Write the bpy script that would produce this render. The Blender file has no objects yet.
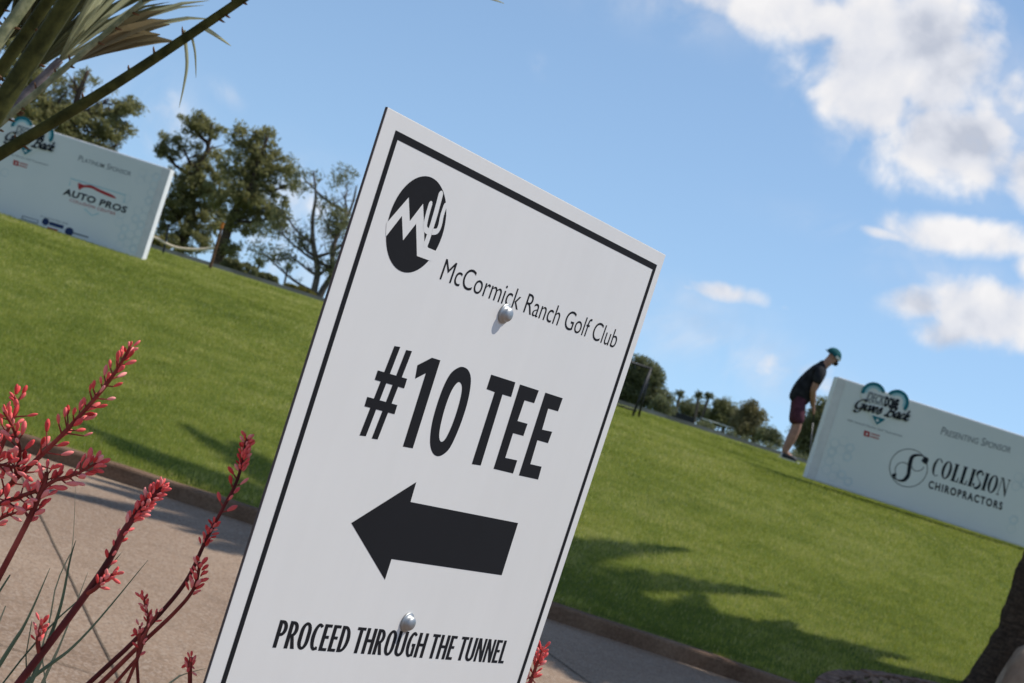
import bpy, bmesh, math, random
import numpy as np
from mathutils import Vector, Matrix, noise
from mathutils.geometry import tessellate_polygon

S = bpy.context.scene
COL = S.collection
R = math.radians
PI = math.pi

# ------------------------------------------------------------------ camera
FPX = 1850.0                      # focal length in pixels of a 1024 px wide frame
EYE = Vector((0, 0, 1.4))
ROLL, PITCH = R(17.7), math.atan(30 / FPX)
_F = Vector((0, math.cos(PITCH), math.sin(PITCH)))
_R0 = Vector((1, 0, 0))
_U0 = Vector((0, -math.sin(PITCH), math.cos(PITCH)))
_R = _R0 * math.cos(ROLL) + _U0 * math.sin(ROLL)
_U = -_R0 * math.sin(ROLL) + _U0 * math.cos(ROLL)
cd = bpy.data.cameras.new('camera')
cam = bpy.data.objects.new('camera', cd)
COL.objects.link(cam)
M = Matrix((_R, _U, -_F)).transposed().to_4x4()
M.translation = EYE
cam.matrix_world = M
cd.sensor_width = 22.3
cd.lens = FPX / 1024 * 22.3
cd.clip_start, cd.clip_end = 0.05, 20000
cd.dof.use_dof = True
cd.dof.focus_distance = 1.98
cd.dof.aperture_fstop = 13.5
S.camera = cam


def ray(px, py):
    return (_F * FPX + _R * (px - 512) + _U * (341.5 - py))


def at(px, py, Y):
    """the place in the scene seen at a picture position, Y metres ahead"""
    d = ray(px, py)
    return EYE + d * (Y / d.y)


# ------------------------------------------------------------------ world, sun, exposure
SUN_EL, SUN_AZ = R(58), R(16)       # azimuth counted from +X towards +Y
SUN_DIR = Vector((math.cos(SUN_EL) * math.cos(SUN_AZ), math.cos(SUN_EL) * math.sin(SUN_AZ), math.sin(SUN_EL)))
S.view_settings.view_transform = 'Standard'
S.view_settings.look = 'None'
S.view_settings.gamma = 1
S.view_settings.use_curve_mapping = False
S.view_settings.exposure = 0.32
W = bpy.data.worlds.new('World')
S.world = W
W.use_nodes = True
wn, wl = W.node_tree.nodes, W.node_tree.links
wn.clear()


class NT:
    """small helper to write node trees"""
    def __init__(s, tree):
        s.t = tree

    def node(s, typ, **kw):
        n = s.t.nodes.new(typ)
        for k, v in kw.items():
            setattr(n, k, v)
        return n

    def put(s, sock, v):
        if isinstance(v, bpy.types.NodeSocket):
            s.t.links.new(v, sock)
        elif v is not None:
            sock.default_value = v

    def m(s, op, a, b=None, c=None, clamp=False):
        n = s.node('ShaderNodeMath', operation=op, use_clamp=clamp)
        for i, v in enumerate((a, b, c)):
            s.put(n.inputs[i], v)
        return n.outputs[0]

    def noise(s, vec, scale, detail=6, rough=.55, dist=0, dims='3D'):
        n = s.node('ShaderNodeTexNoise')
        s.put(n.inputs['Vector'], vec)
        n.inputs['Scale'].default_value = scale
        n.inputs['Detail'].default_value = detail
        n.inputs['Roughness'].default_value = rough
        n.inputs['Distortion'].default_value = dist
        return n.outputs['Fac']

    def mix(s, fac, a, b, blend='MIX'):
        n = s.node('ShaderNodeMix', data_type='RGBA', blend_type=blend)
        s.put(n.inputs[0], fac)
        s.put(n.inputs[6], a)
        s.put(n.inputs[7], b)
        return n.outputs[2]

    def ramp(s, fac, stops):
        n = s.node('ShaderNodeValToRGB')
        s.put(n.inputs[0], fac)
        e = n.color_ramp.elements
        while len(e) < len(stops):
            e.new(0.5)
        for el, (p, c) in zip(e, stops):
            el.position = p
            el.color = (*c, 1) if len(c) == 3 else c
        return n.outputs[0]

    def smooth(s, v, a, b):
        n = s.node('ShaderNodeMapRange', interpolation_type='SMOOTHSTEP')
        s.put(n.inputs[0], v)
        s.put(n.inputs[1], a)
        s.put(n.inputs[2], b)
        return n.outputs[0]


T = NT(W.node_tree)
sky = T.node('ShaderNodeTexSky', sky_type='NISHITA')
sky.sun_disc = False
sky.sun_elevation = SUN_EL
sky.sun_rotation = PI / 2 - SUN_AZ
sky.altitude = 1500
sky.air_density = 1.0
sky.dust_density = 0.0
sky.ozone_density = 2.5
tc = T.node('ShaderNodeTexCoord')
DIR = tc.outputs['Generated']
# the air near the horizon was clear and blue that day: look the sky colour up a little higher
sp0 = T.node('ShaderNodeSeparateXYZ')
T.put(sp0.inputs[0], DIR)
cb = T.node('ShaderNodeCombineXYZ')
T.put(cb.inputs[0], sp0.outputs[0])
T.put(cb.inputs[1], sp0.outputs[1])
T.put(cb.inputs[2], T.m('ADD', T.m('MULTIPLY', sp0.outputs[2], .80), .13))
nz = T.node('ShaderNodeVectorMath', operation='NORMALIZE')
T.put(nz.inputs[0], cb.outputs[0])
T.put(sky.inputs[0], nz.outputs[0])
sp = T.node('ShaderNodeSeparateXYZ')
T.put(sp.inputs[0], DIR)
dx, dy, dz = sp.outputs
ysafe = T.m('MAXIMUM', dy, 0.05)
gu = T.m('DIVIDE', dx, ysafe)
gw = T.m('DIVIDE', dz, ysafe)
front = T.smooth(dy, 0.3, 0.5)


def uw(px, py):
    d = ray(px, py)
    return d.x / d.y, d.z / d.y


# banks of cloud where the photograph shows them: (x, y, half length, half height, slant, strength)
BLOBS = [(905, 50, 95, 72, 22, 1.05), (810, 16, 110, 36, 14, .80), (710, 0, 90, 24, 10, .55), (880, 100, 66, 42, 25, .85),
         (955, 150, 80, 48, 18, 1.0), (1040, 175, 60, 40, 10, .85), (1010, 90, 50, 40, 30, .5),
         (985, 240, 80, 24, 8, .92), (900, 238, 60, 7, 14, .42), (1050, 265, 60, 30, 8, .8),
         (1005, 318, 75, 42, 14, .98), (920, 303, 34, 20, 8, .72), (960, 335, 60, 24, 16, .6),
         (722, 292, 44, 13, 12, .80), (690, 288, 20, 8, 10, .55), (785, 308, 14, 6, 10, .4), (700, 340, 70, 22, 18, .5), (760, 365, 90, 22, 18, .5),
         (850, 395, 50, 26, 18, .55), (150, 130, 60, 42, 50, .5),
         (310, 200, 60, 30, 20, .62), (280, 250, 60, 24, 16, .5), (1120, 60, 80, 60, 0, .8), (620, -70, 140, 30, 10, .6)]
def cloud_mask(blobs):
    total = None
    for (px, py, a, b, ang, st) in blobs:
        g = blob(px, py, a, b, ang, st)
        total = g if total is None else T.m('MAXIMUM', total, g)
    return T.m('MULTIPLY', total, front)


def blob(px, py, a, b, ang, st):
    u0, w0 = uw(px, py)
    # slant is measured in the picture (downwards to the right); turn it into the level frame
    th = -R(ang) + ROLL
    c, s_ = math.cos(th), math.sin(th)
    ux = T.m('SUBTRACT', gu, u0)
    wx = T.m('SUBTRACT', gw, w0)
    p = T.m('ADD', T.m('MULTIPLY', ux, c * FPX / a), T.m('MULTIPLY', wx, s_ * FPX / a))
    q = T.m('ADD', T.m('MULTIPLY', ux, -s_ * FPX / b), T.m('MULTIPLY', wx, c * FPX / b))
    d2 = T.m('ADD', T.m('MULTIPLY', p, p), T.m('MULTIPLY', q, q))
    return T.m('MULTIPLY', T.m('EXPONENT', T.m('MULTIPLY', d2, -0.75)), st)


mask = cloud_mask(BLOBS)
# thin high veils low over the lawn and round the big cloud
VEIL = [(541, 67, 9, 7, 45, .75), (228, 95, 18, 8, 40, .7), (720, 350, 90, 26, 20, .8), (800, 385, 90, 20, 18, .8), (690, 300, 60, 14, 14, .5), (1000, 110, 70, 60, 30, .7), (690, 5, 90, 26, 14, .7), (870, 240, 70, 12, 16, .6), (960, 280, 80, 16, 10, .5),
        (150, 135, 60, 40, 50, .8), (300, 215, 70, 40, 20, .8), (270, 260, 80, 20, 18, .8), (930, 20, 60, 40, 0, .6)]
veil = cloud_mask(VEIL)
# elsewhere in the sky: scattered cumulus from noise
wide = T.m('MULTIPLY', T.smooth(T.noise(DIR, 2.3, 3), .5, .68), T.m('SUBTRACT', 1.0, front))
mask = T.m('MAXIMUM', mask, T.m('MULTIPLY', wide, .9))


def clouds_at(vec):
    a = T.noise(vec, 9, 6, .56, .25)
    b = T.noise(vec, 26, 7, .58, .3)
    n = T.m('ADD', T.m('MULTIPLY', a, .60), T.m('MULTIPLY', b, .40))
    v = T.node('ShaderNodeTexVoronoi', feature='F1')
    v.inputs['Scale'].default_value = 30
    v.inputs['Detail'].default_value = 1.0
    v.inputs['Roughness'].default_value = .6
    warp = T.node('ShaderNodeVectorMath', operation='ADD')
    T.put(warp.inputs[0], vec)
    wn_ = T.node('ShaderNodeVectorMath', operation='SCALE')
    nn = T.node('ShaderNodeTexNoise')
    T.put(nn.inputs['Vector'], vec)
    nn.inputs['Scale'].default_value = 40
    nn.inputs['Detail'].default_value = 3
    T.put(wn_.inputs[0], nn.outputs['Color'])
    wn_.inputs['Scale'].default_value = .03
    T.put(warp.inputs[1], wn_.outputs[0])
    T.put(v.inputs['Vector'], warp.outputs[0])
    return T.m('ADD', n, T.m('MULTIPLY', T.m('SUBTRACT', .50, v.outputs['Distance']), .12))


n0 = clouds_at(DIR)
vo = T.node('ShaderNodeVectorMath', operation='ADD')
T.put(vo.inputs[0], DIR)
vo.inputs[1].default_value = (0.005, 0.0, 0.012)
n1 = clouds_at(vo.outputs[0])
dens = T.m('ADD', T.m('MULTIPLY', mask, 1.16), T.m('MULTIPLY', T.m('SUBTRACT', n0, .5), 2.5))
alpha = T.m('MULTIPLY', T.smooth(dens, .30, .80), T.smooth(mask, .05, .36))
alpha = T.m('MULTIPLY', alpha, .95)
wisp = T.m('MULTIPLY', T.m('MULTIPLY', veil, T.smooth(T.noise(DIR, 16, 8, .62, .8), .36, .72)), .62)
alpha = T.m('MAXIMUM', alpha, wisp)
vo2 = T.node('ShaderNodeVectorMath', operation='ADD')
T.put(vo2.inputs[0], DIR)
vo2.inputs[1].default_value = (0.014, 0.0, 0.026)
broad = T.m('SUBTRACT', T.noise(DIR, 13, 3, .5), T.noise(vo2.outputs[0], 13, 3, .5))
lit = T.m('ADD', T.m('ADD', .56, T.m('MULTIPLY', broad, 2.2)), T.m('MULTIPLY', T.m('SUBTRACT', n0, n1), 2.6), clamp=True)
thick = T.smooth(dens, .55, 1.5)
lit = T.m('SUBTRACT', lit, T.m('MULTIPLY', thick, .22), clamp=True)
ccol = T.ramp(lit, [(0.0, (3.9, 4.15, 4.8)), (.40, (5.5, 5.6, 6.0)), (.8, (6.5, 6.4, 6.45)), (1.0, (7.0, 6.85, 6.8))])
hs = T.node('ShaderNodeHueSaturation')
hs.inputs['Saturation'].default_value = .91
hs.inputs['Value'].default_value = 1.0
T.put(hs.inputs['Color'], sky.outputs[0])
tint = T.mix(1.0, hs.outputs[0], (1.02, 1.10, 1.09, 1), 'MULTIPLY')
skycol = T.mix(alpha, tint, ccol)
bg = T.node('ShaderNodeBackground')
bg.inputs['Strength'].default_value = 0.112
T.put(bg.inputs['Color'], skycol)
wo = T.node('ShaderNodeOutputWorld')
T.put(wo.inputs[0], bg.outputs[0])
W.cycles.sampling_method = 'MANUAL'
W.cycles.sample_map_resolution = 512

sl = bpy.data.lights.new('sun', 'SUN')
sl.energy = 3.4
sl.angle = R(0.53)
sl.color = (1.0, .95, .87)
so = bpy.data.objects.new('sun', sl)
so.rotation_euler = SUN_DIR.to_track_quat('Z', 'Y').to_euler()
so.location = (10, 3, 20)
COL.objects.link(so)

# ------------------------------------------------------------------ helpers
rng = np.random.default_rng(7)
rnd = random.Random(11)


def tag(o, label=None, cat=None, group=None, kind=None):
    if label: o['label'] = label
    if cat: o['category'] = cat
    if group: o['group'] = group
    if kind: o['kind'] = kind
    return o


def empty(name, loc=(0, 0, 0), rz=0, label=None, cat=None, group=None):
    o = bpy.data.objects.new(name, None)
    o.empty_display_size = .2
    o.location = loc
    o.rotation_euler = (0, 0, rz)
    COL.objects.link(o)
    return tag(o, label, cat, group)


def link(name, me, mat, parent=None, smooth=False, world=True):
    """link a mesh; parts are given in world coordinates when world is set and put under their parent without moving"""
    o = bpy.data.objects.new(name, me)
    if mat: 
        for mm in (mat if isinstance(mat, (list, tuple)) else [mat]): me.materials.append(mm)
    COL.objects.link(o)
    if smooth:
        me.shade_smooth()
    if parent is not None:
        o.parent = parent
        if world:
            mw = Matrix.Identity(4)
            p = parent
            chain = []
            while p is not None:
                chain.append(p)
                p = p.parent
            for q in reversed(chain):
                mw = mw @ (q.matrix_parent_inverse @ Matrix.LocRotScale(q.location, q.rotation_euler, q.scale) if q.parent else Matrix.LocRotScale(q.location, q.rotation_euler, q.scale))
            o.matrix_parent_inverse = mw.inverted()
    return o


def mesh_np(name, v, f):
    v = np.asarray(v, dtype=np.float32)
    f = np.asarray(f, dtype=np.int32)
    me = bpy.data.meshes.new(name)
    me.vertices.add(len(v))
    me.vertices.foreach_set('co', v.ravel())
    k = f.shape[1]
    me.loops.add(f.size)
    me.loops.foreach_set('vertex_index', f.ravel())
    me.polygons.add(len(f))
    me.polygons.foreach_set('loop_start', np.arange(0, f.size, k, dtype=np.int32))
    me.update(calc_edges=True)
    return me


class MB:
    """collects shapes into ONE mesh"""
    def __init__(s):
        s.v, s.f = [], []

    def add(s, vs, fs):
        o = len(s.v)
        s.v += [tuple(p) for p in vs]
        s.f += [tuple(i + o for i in f) for f in fs]
        return s

    def box(s, c, size, mat=None):
        x, y, z = (k / 2 for k in size)
        vs = [Vector((a * x, b * y, d * z)) for a in (-1, 1) for b in (-1, 1) for d in (-1, 1)]
        if mat: vs = [mat @ p for p in vs]
        vs = [p + Vector(c) for p in vs]
        return s.add(vs, [(0, 1, 3, 2), (4, 6, 7, 5), (0, 4, 5, 1), (2, 3, 7, 6), (0, 2, 6, 4), (1, 5, 7, 3)])

    def tube(s, pts, rad, n=8, caps=True, flat=1.0):
        pts = [Vector(p) for p in pts]
        if not hasattr(rad, '__len__'): rad = [rad] * len(pts)
        o = len(s.v)
        up = None
        for i, p in enumerate(pts):
            a = pts[max(i - 1, 0)]
            b = pts[min(i + 1, len(pts) - 1)]
            t = (b - a).normalized()
            if up is None:
                up = t.orthogonal().normalized()
            else:
                up = (up - t * up.dot(t)).normalized()
            bi = t.cross(up)
            for k in range(n):
                an = 2 * PI * k / n
                s.v.append(tuple(p + (up * math.cos(an) + bi * math.sin(an) * flat) * rad[i]))
        for i in range(len(pts) - 1):
            for k in range(n):
                k2 = (k + 1) % n
                s.f.append((o + i * n + k, o + i * n + k2, o + (i + 1) * n + k2, o + (i + 1) * n + k))
        if caps:
            s.f.append(tuple(o + k for k in range(n))[::-1])
            s.f.append(tuple(o + (len(pts) - 1) * n + k for k in range(n)))
        return s

    def ellipsoid(s, c, r, n=10, m=7, mat=None):
        o = len(s.v)
        c = Vector(c)
        for i in range(m + 1):
            th = PI * i / m
            for k in range(n):
                ph = 2 * PI * k / n
                p = Vector((r[0] * math.sin(th) * math.cos(ph), r[1] * math.sin(th) * math.sin(ph), r[2] * math.cos(th)))
                if mat: p = mat @ p
                s.v.append(tuple(c + p))
        for i in range(m):
            for k in range(n):
                k2 = (k + 1) % n
                s.f.append((o + i * n + k, o + (i + 1) * n + k, o + (i + 1) * n + k2, o + i * n + k2))
        return s

    def mesh(s, name):
        me = bpy.data.meshes.new(name)
        me.from_pydata(s.v, [], s.f)
        me.update()
        return me

    def build(s, name, mat, parent=None, smooth=False, bevel=0, world=True):
        me = s.mesh(name)
        if bevel:
            b = bmesh.new()
            b.from_mesh(me)
            bmesh.ops.bevel(b, geom=list(b.edges), offset=bevel, segments=2, affect='EDGES', profile=.6)
            b.to_mesh(me)
            b.free()
        return link(name, me, mat, parent, smooth, world)


def spline(pts, n=8, closed=False):
    """Catmull-Rom through points of any dimension"""
    P = [np.array(p, dtype=float) for p in pts]
    out = []
    N = len(P)
    for i in range(N if closed else N - 1):
        if closed:
            a, b, c, d = P[i - 1], P[i], P[(i + 1) % N], P[(i + 2) % N]
        else:
            a, b, c, d = P[max(i - 1, 0)], P[i], P[i + 1], P[min(i + 2, N - 1)]
        for k in range(n):
            t = k / n
            out.append(.5 * (2 * b + (c - a) * t + (2 * a - 5 * b + 4 * c - d) * t * t + (3 * b - a - 3 * c + d) * t ** 3))
    if not closed: out.append(P[-1])
    return out


# ------------------------------------------------------------------ materials
def material(name, rough=.7, spec=.3):
    m = bpy.data.materials.new(name)
    m.use_nodes = True
    t = NT(m.node_tree)
    b = m.node_tree.nodes['Principled BSDF']
    b.inputs['Roughness'].default_value = rough
    b.inputs['Specular IOR Level'].default_value = spec
    return m, t, b


def coords(t, kind='Object'):
    return t.node('ShaderNodeTexCoord').outputs[kind]


def bump(t, b, h, strength=.3, dist=.01):
    n = t.node('ShaderNodeBump')
    n.inputs['Strength'].default_value = strength
    n.inputs['Distance'].default_value = dist
    t.put(n.inputs['Height'], h)
    t.t.links.new(n.outputs[0], b.inputs['Normal'])


def mottled(name, c1, c2, scale, rough=.7, spec=.3, bmp=0, detail=5, lo=.35, hi=.65, metal=0):
    m, t, b = material(name, rough, spec)
    co = coords(t)
    n = t.noise(co, scale, detail)
    t.put(b.inputs['Base Color'], t.ramp(n, [(lo, c1), (hi, c2)]))
    b.inputs['Metallic'].default_value = metal
    if bmp: bump(t, b, n, bmp, .01)
    return m


def leafy(name, c1, c2, scale=1.0, trans=.35, rough=.6):
    """leaf material with some light let through; each leaf takes its own tone"""
    m, t, b = material(name, rough, .25)
    geo = t.node('ShaderNodeNewGeometry')
    f = t.m('ADD', t.m('MULTIPLY', geo.outputs['Random Per Island'], .6), t.m('MULTIPLY', t.noise(coords(t), scale, 3), .5))
    col = t.ramp(f, [(.2, c1), (.85, c2)])
    t.put(b.inputs['Base Color'], col)
    tr = t.node('ShaderNodeBsdfTranslucent')
    t.put(tr.inputs[0], t.mix(.5, col, (*[min(1, 1.6 * k) for k in c2], 1), 'MIX'))
    mx = t.node('ShaderNodeMixShader')
    mx.inputs[0].default_value = trans
    t.put(mx.inputs[1], b.outputs[0])
    t.put(mx.inputs[2], tr.outputs[0])
    out = [n for n in m.node_tree.nodes if n.type == 'OUTPUT_MATERIAL'][0]
    t.put(out.inputs[0], mx.outputs[0])
    return m


def plain(name, c, rough=.6, spec=.3, metal=0):
    c = tuple(c)
    return mottled(name, tuple(k * .93 for k in c), tuple(min(1, k * 1.05) for k in c), 9, rough, spec, 0, 4, .3, .7, metal)


BLACK = plain('black_ink', (.012, .012, .014), .75, .12)
WHITE = plain('white_vinyl', (.80, .80, .81), .45, .3)
METAL = plain('zinc_metal', (.42, .43, .43), .52, .5, 1.0)
DARK = plain('dark_metal', (.02, .02, .022), .5)

# ------------------------------------------------------------------ the ground
_ZP = [(11.5, .085), (13.5, .315), (17.4, .79), (21.3, 1.262), (23.6, 1.340), (25.5, 1.442), (27.5, 1.515), (32, 1.545), (36, 1.42),
       (60, .45), (110, .6), (140, .78), (250, .5), (900, 0), (9000, 0)]
_zx = np.array([p[0] for p in _ZP])
_zy = np.array([p[1] for p in _ZP])
_d = np.diff(_zy) / np.diff(_zx)
_mt = np.zeros(len(_zx))
_mt[0], _mt[-1] = _d[0], 0
for i in range(1, len(_zx) - 1):
    _mt[i] = 0 if _d[i - 1] * _d[i] <= 0 else 2 * _d[i - 1] * _d[i] / (_d[i - 1] + _d[i])


def zl(x, y):
    """height of the lawn"""
    y = np.asarray(y, dtype=float)
    i = np.clip(np.searchsorted(_zx, y) - 1, 0, len(_zx) - 2)
    h = _zx[i + 1] - _zx[i]
    t = np.clip((y - _zx[i]) / h, 0, 1)
    z = ((2 * t ** 3 - 3 * t ** 2 + 1) * _zy[i] + (t ** 3 - 2 * t ** 2 + t) * h * _mt[i]
         + (-2 * t ** 3 + 3 * t ** 2) * _zy[i + 1] + (t ** 3 - t ** 2) * h * _mt[i + 1])
    k = np.clip((np.asarray(x) + 1.8) / 3.2, 0, 1)
    z = z - .115 * k * k * (3 - 2 * k) * np.clip((y - 20) / 5, 0, 1) * np.clip((70 - y) / 20, 0, 1)
    return z + .008 * np.sin(np.asarray(x) * .9 + y * .35) * np.clip((y - 12) / 4, 0, 1)


def kerb_y(x):
    x = np.asarray(x, dtype=float)
    return 11.62 - .045 * np.clip(x - .6, 0, 9) ** 2 + .01 * np.sin(x * .8) - .004 * np.clip(-x - 4, 0, 40) ** 2 * (x > -30)


def grid(xs, ys, zf):
    X, Y = np.meshgrid(xs, ys)
    v = np.stack([X, Y, zf(X, Y)], -1).reshape(-1, 3)
    n, m = len(xs), len(ys)
    i = np.arange((m - 1) * (n - 1))
    r, c = i // (n - 1), i % (n - 1)
    a = r * n + c
    return v, np.stack([a, a + 1, a + n + 1, a + n], -1)


# soil of the planting bed and everything below
m, t, b = material('decomposed_granite', .95, .1)
co = coords(t)
n_a = t.noise(co, 18, 8, .7)
t.put(b.inputs['Base Color'], t.ramp(n_a, [(.3, (.16, .105, .075)), (.7, (.34, .25, .185))]))
bump(t, b, n_a, .6, .03)
SOIL = m
v, f = grid(np.concatenate([[-6000, -400], np.linspace(-40, 40, 41), [400, 6000]]), np.concatenate([[-6000, -300], np.linspace(-20, 11.4, 40)]), lambda X, Y: X * 0 - .05)
tag(link('planting_bed_ground', mesh_np('ground', v, f), SOIL), kind='structure')

# lawn: a single sheet that reaches the horizon
m, t, b = material('lawn_turf', .9, .1)
co = coords(t)
n1_ = t.noise(co, .55, 4, .6)
n2_ = t.noise(co, 3.5, 4, .6)
n3_ = t.noise(co, 60, 4, .7)
fac = t.m('ADD', t.m('ADD', t.m('MULTIPLY', n1_, .45), t.m('MULTIPLY', n2_, .3)), t.m('MULTIPLY', n3_, .35))
t.put(b.inputs['Base Color'], t.ramp(fac, [(.38, (.055, .082, .014)), (.56, (.11, .14, .022)), (.74, (.20, .20, .055))]))
bump(t, b, n3_, .6, .02)
LAWN = m
xs = np.concatenate([[-7000, -900, -200, -70, -30], np.linspace(-16, 16, 81), [30, 70, 200, 900, 7000]])
ys0 = np.concatenate([np.linspace(0, 1, 6) * 1.5 + 11.5, np.linspace(13.3, 36, 76), [40, 46, 52, 60, 75, 90, 110, 140, 180, 250, 400, 900, 2500, 9000]])


def lawnpos(X, Y):
    return zl(X, Y)


v, f = grid(xs, ys0, lawnpos)
# its front edge follows the back of the kerb
yk = kerb_y(v[:, 0]) + .125
w_ = np.clip((14 - v[:, 1]) / 2.5, 0, 1)
v[:, 1] = v[:, 1] * 1 + w_ * (yk - 11.5)
v[:, 2] = zl(v[:, 0], v[:, 1])
v[:, 2] = np.where(w_ > .99, np.minimum(v[:, 2], .085), v[:, 2])
tag(link('lawn', mesh_np('lawn', v, f), LAWN, smooth=True), kind='structure')

# concrete walk with tooled joints
m, t, b = material('sanded_concrete', .88, .18)
co = coords(t)
fine = t.noise(co, 95, 5, .75)
mid = t.noise(co, 9, 5, .65)
big = t.noise(co, .7, 4, .6)
fac = t.m('ADD', t.m('ADD', t.m('MULTIPLY', fine, .62), t.m('MULTIPLY', mid, .10)), t.m('MULTIPLY', big, .28))
base = t.ramp(fac, [(.38, (.170, .110, .072)), (.51, (.290, .200, .136)), (.64, (.400, .295, .208))])
vor = t.node('ShaderNodeTexVoronoi')
t.put(vor.inputs['Vector'], co)
vor.inputs['Scale'].default_value = 95
sepc = t.node('ShaderNodeSeparateColor')
t.put(sepc.inputs[0], vor.outputs['Color'])
spk = sepc.outputs[0]
base = t.mix(t.m('MULTIPLY', t.smooth(spk, .70, .9), .38), base, (.10, .07, .05, 1))
base = t.mix(t.m('MULTIPLY', t.smooth(spk, .30, .08), .28), base, (.52, .46, .39, 1))
stain = t.noise(co, 1.6, 5, .6, .6)
base = t.mix(t.m('MULTIPLY', t.smooth(stain, .55, .72), .30), base, (.13, .09, .062, 1))
t.put(b.inputs['Base Color'], base)
bump(t, b, fine, .5, .006)
CONC = m
JD = Vector((.30, -.954, 0))          # direction of the long joints
JN = Vector((.954, .30, 0))
xs = np.concatenate([np.linspace(-34, -8, 8), np.linspace(-7, 7, 57), np.linspace(8, 34, 8)])
ys = np.linspace(0, 1, 30)
X, Yt = np.meshgrid(xs, ys)
Y = 4.3 + Yt * (kerb_y(X) + .01 - 4.3)
v = np.stack([X, Y, X * 0 + .0], -1).reshape(-1, 3)
n, mm_ = len(xs), len(ys)
i = np.arange((mm_ - 1) * (n - 1))
a = (i // (n - 1)) * n + i % (n - 1)
walk = link('concrete_walk', mesh_np('walk', v, np.stack([a, a + 1, a + n + 1, a + n], -1)), CONC)
tag(walk, kind='structure')
JM = mottled('joint_dirt', (.07, .052, .038), (.17, .13, .095), 30, .95, .05, lo=.3, hi=.7)
mb = MB()


def joint(p, d, l0, l1, w):
    d = d.normalized()
    nn = Vector((-d.y, d.x, 0)) * w / 2
    k = max(2, int((l1 - l0) / .15))
    pts = [p + d * (l0 + (l1 - l0) * q / k) for q in range(k + 1)]
    vs = []
    for q in pts:
        j = rnd.uniform(.75, 1.2)
        e = Vector((rnd.uniform(-.0015, .0015), rnd.uniform(-.0015, .0015), .004))
        vs += [q - nn * j + e, q + nn * j + e]
    mb.add(vs, [(2 * q, 2 * q + 1, 2 * q + 3, 2 * q + 2)[::-1] for q in range(k)])


P0, P1 = [EYE + ray(*q) * (-EYE.z / ray(*q).z) for q in ((38.7, 512.8), (99.6, 640))]
JD = (P1 - P0).normalized()
JN = Vector((-JD.y, JD.x, 0))
for k in range(-3, 5):
    p = P0 + JN * (2.82 * k)
    # from the kerb down to the front edge of the walk
    cy_ = -JD.y
    l0 = -(float(kerb_y(p.x)) - p.y) / cy_
    joint(p, JD, l0 + .12, (p.y - 4.35) / cy_, .011)
CP = Vector((-1.1, 6.27, 0))
CD = (at(92, 669, 6.25) - at(0, 647, 6.25))
joint(CP, Vector((1, .03, 0)), -9, 9, .007)
tag(mb.build('walk_joints', JM), kind='structure')

# kerb
m, t, b = material('kerb_concrete', .9, .15)
co = coords(t)
n_a = t.noise(co, 60, 5, .7)
n_b = t.noise(co, 2.2, 5, .6)
t.put(b.inputs['Base Color'], t.ramp(t.m('ADD', t.m('MULTIPLY', n_a, .5), t.m('MULTIPLY', n_b, .5)), [(.36, (.115, .066, .040)), (.64, (.275, .178, .115))]))
bump(t, b, n_a, .5, .008)
KERB = m
prof = [(0, -.03), (0, .082), (.006, .094), (.018, .1), (.115, .1), (.128, .094), (.135, .08), (.135, -.03)]
xk = np.linspace(-30, 12, 169)
vs, fs = [], []
for q, x in enumerate(xk):
    y = float(kerb_y(x))
    wv = rnd.uniform(-.0025, .0025)
    for (py_, pz) in prof:
        vs.append((x, y + py_ + .002, pz + (wv if pz > 0 else 0)))
npf = len(prof)
for q in range(len(xk) - 1):
    for k in range(npf - 1):
        fs.append((q * npf + k, (q + 1) * npf + k, (q + 1) * npf + k + 1, q * npf + k + 1))
tag(MB().add(vs, fs).build('kerb', KERB), kind='structure')

mb = MB()
for k in range(-6, 4):
    x = -.35 + k * 3.05
    y = float(kerb_y(x))
    mb.box((x, y + .066, .040), (.007, .142, .124))
tag(mb.build('kerb_joints', JM), kind='structure')

# stone edging around the tree well with gravel inside
RC, RR = Vector((3.95, 11.38, 0)), 1.46
EDGE = mottled('edging_stone', (.13, .075, .052), (.28, .18, .13), 22, .9, .1, .4)
mb = MB()
a0, a1, ns = R(28), R(192), 17
for k in range(ns):
    b0 = a0 + (a1 - a0) * k / ns + .006
    b1 = a0 + (a1 - a0) * (k + 1) / ns - .006
    vs = []
    dzr = rnd.uniform(-.005, .005)
    for bb in (b0, b1):
        for rr in (RR - .055, RR + .055):
            x, y = RC.x + rr * math.cos(bb), RC.y + rr * math.sin(bb)
            zz = max(float(zl(RC.x, RC.y + RR * math.sin(bb))), .1)
            vs += [(x, y, zz - .15), (x, y, zz + .02 + dzr)]
    mb.add(vs, [(0, 2, 3, 1), (4, 5, 7, 6), (0, 1, 5, 4), (2, 6, 7, 3), (1, 3, 7, 5)])
tag(mb.build('tree_well_edging', EDGE, bevel=.008), 'low curved ring of reddish edging stones around the palm trunk', 'garden edging')
GR = mottled('gravel', (.10, .06, .045), (.42, .30, .22), 3, .9, .1, lo=.25, hi=.75)
mb = MB()
for k in range(2600):
    an, rr = rnd.uniform(R(15), R(200)), (RR - .06) * math.sqrt(rnd.random())
    x, y = RC.x + rr * math.cos(an), RC.y + rr * math.sin(an)
    if y < kerb_y(x) + .16: continue
    s_ = rnd.uniform(.012, .03)
    z = float(zl(x, y)) + s_ * .4
    mt_ = Matrix.Rotation(rnd.random() * 6, 3, 'Z') @ Matrix.Rotation(rnd.uniform(-.6, .6), 3, 'X')
    mb.ellipsoid((x, y, z), (s_, s_ * .75, s_ * .55), 5, 3, mt_)
tag(mb.build('gravel', GR), kind='stuff')

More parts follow.
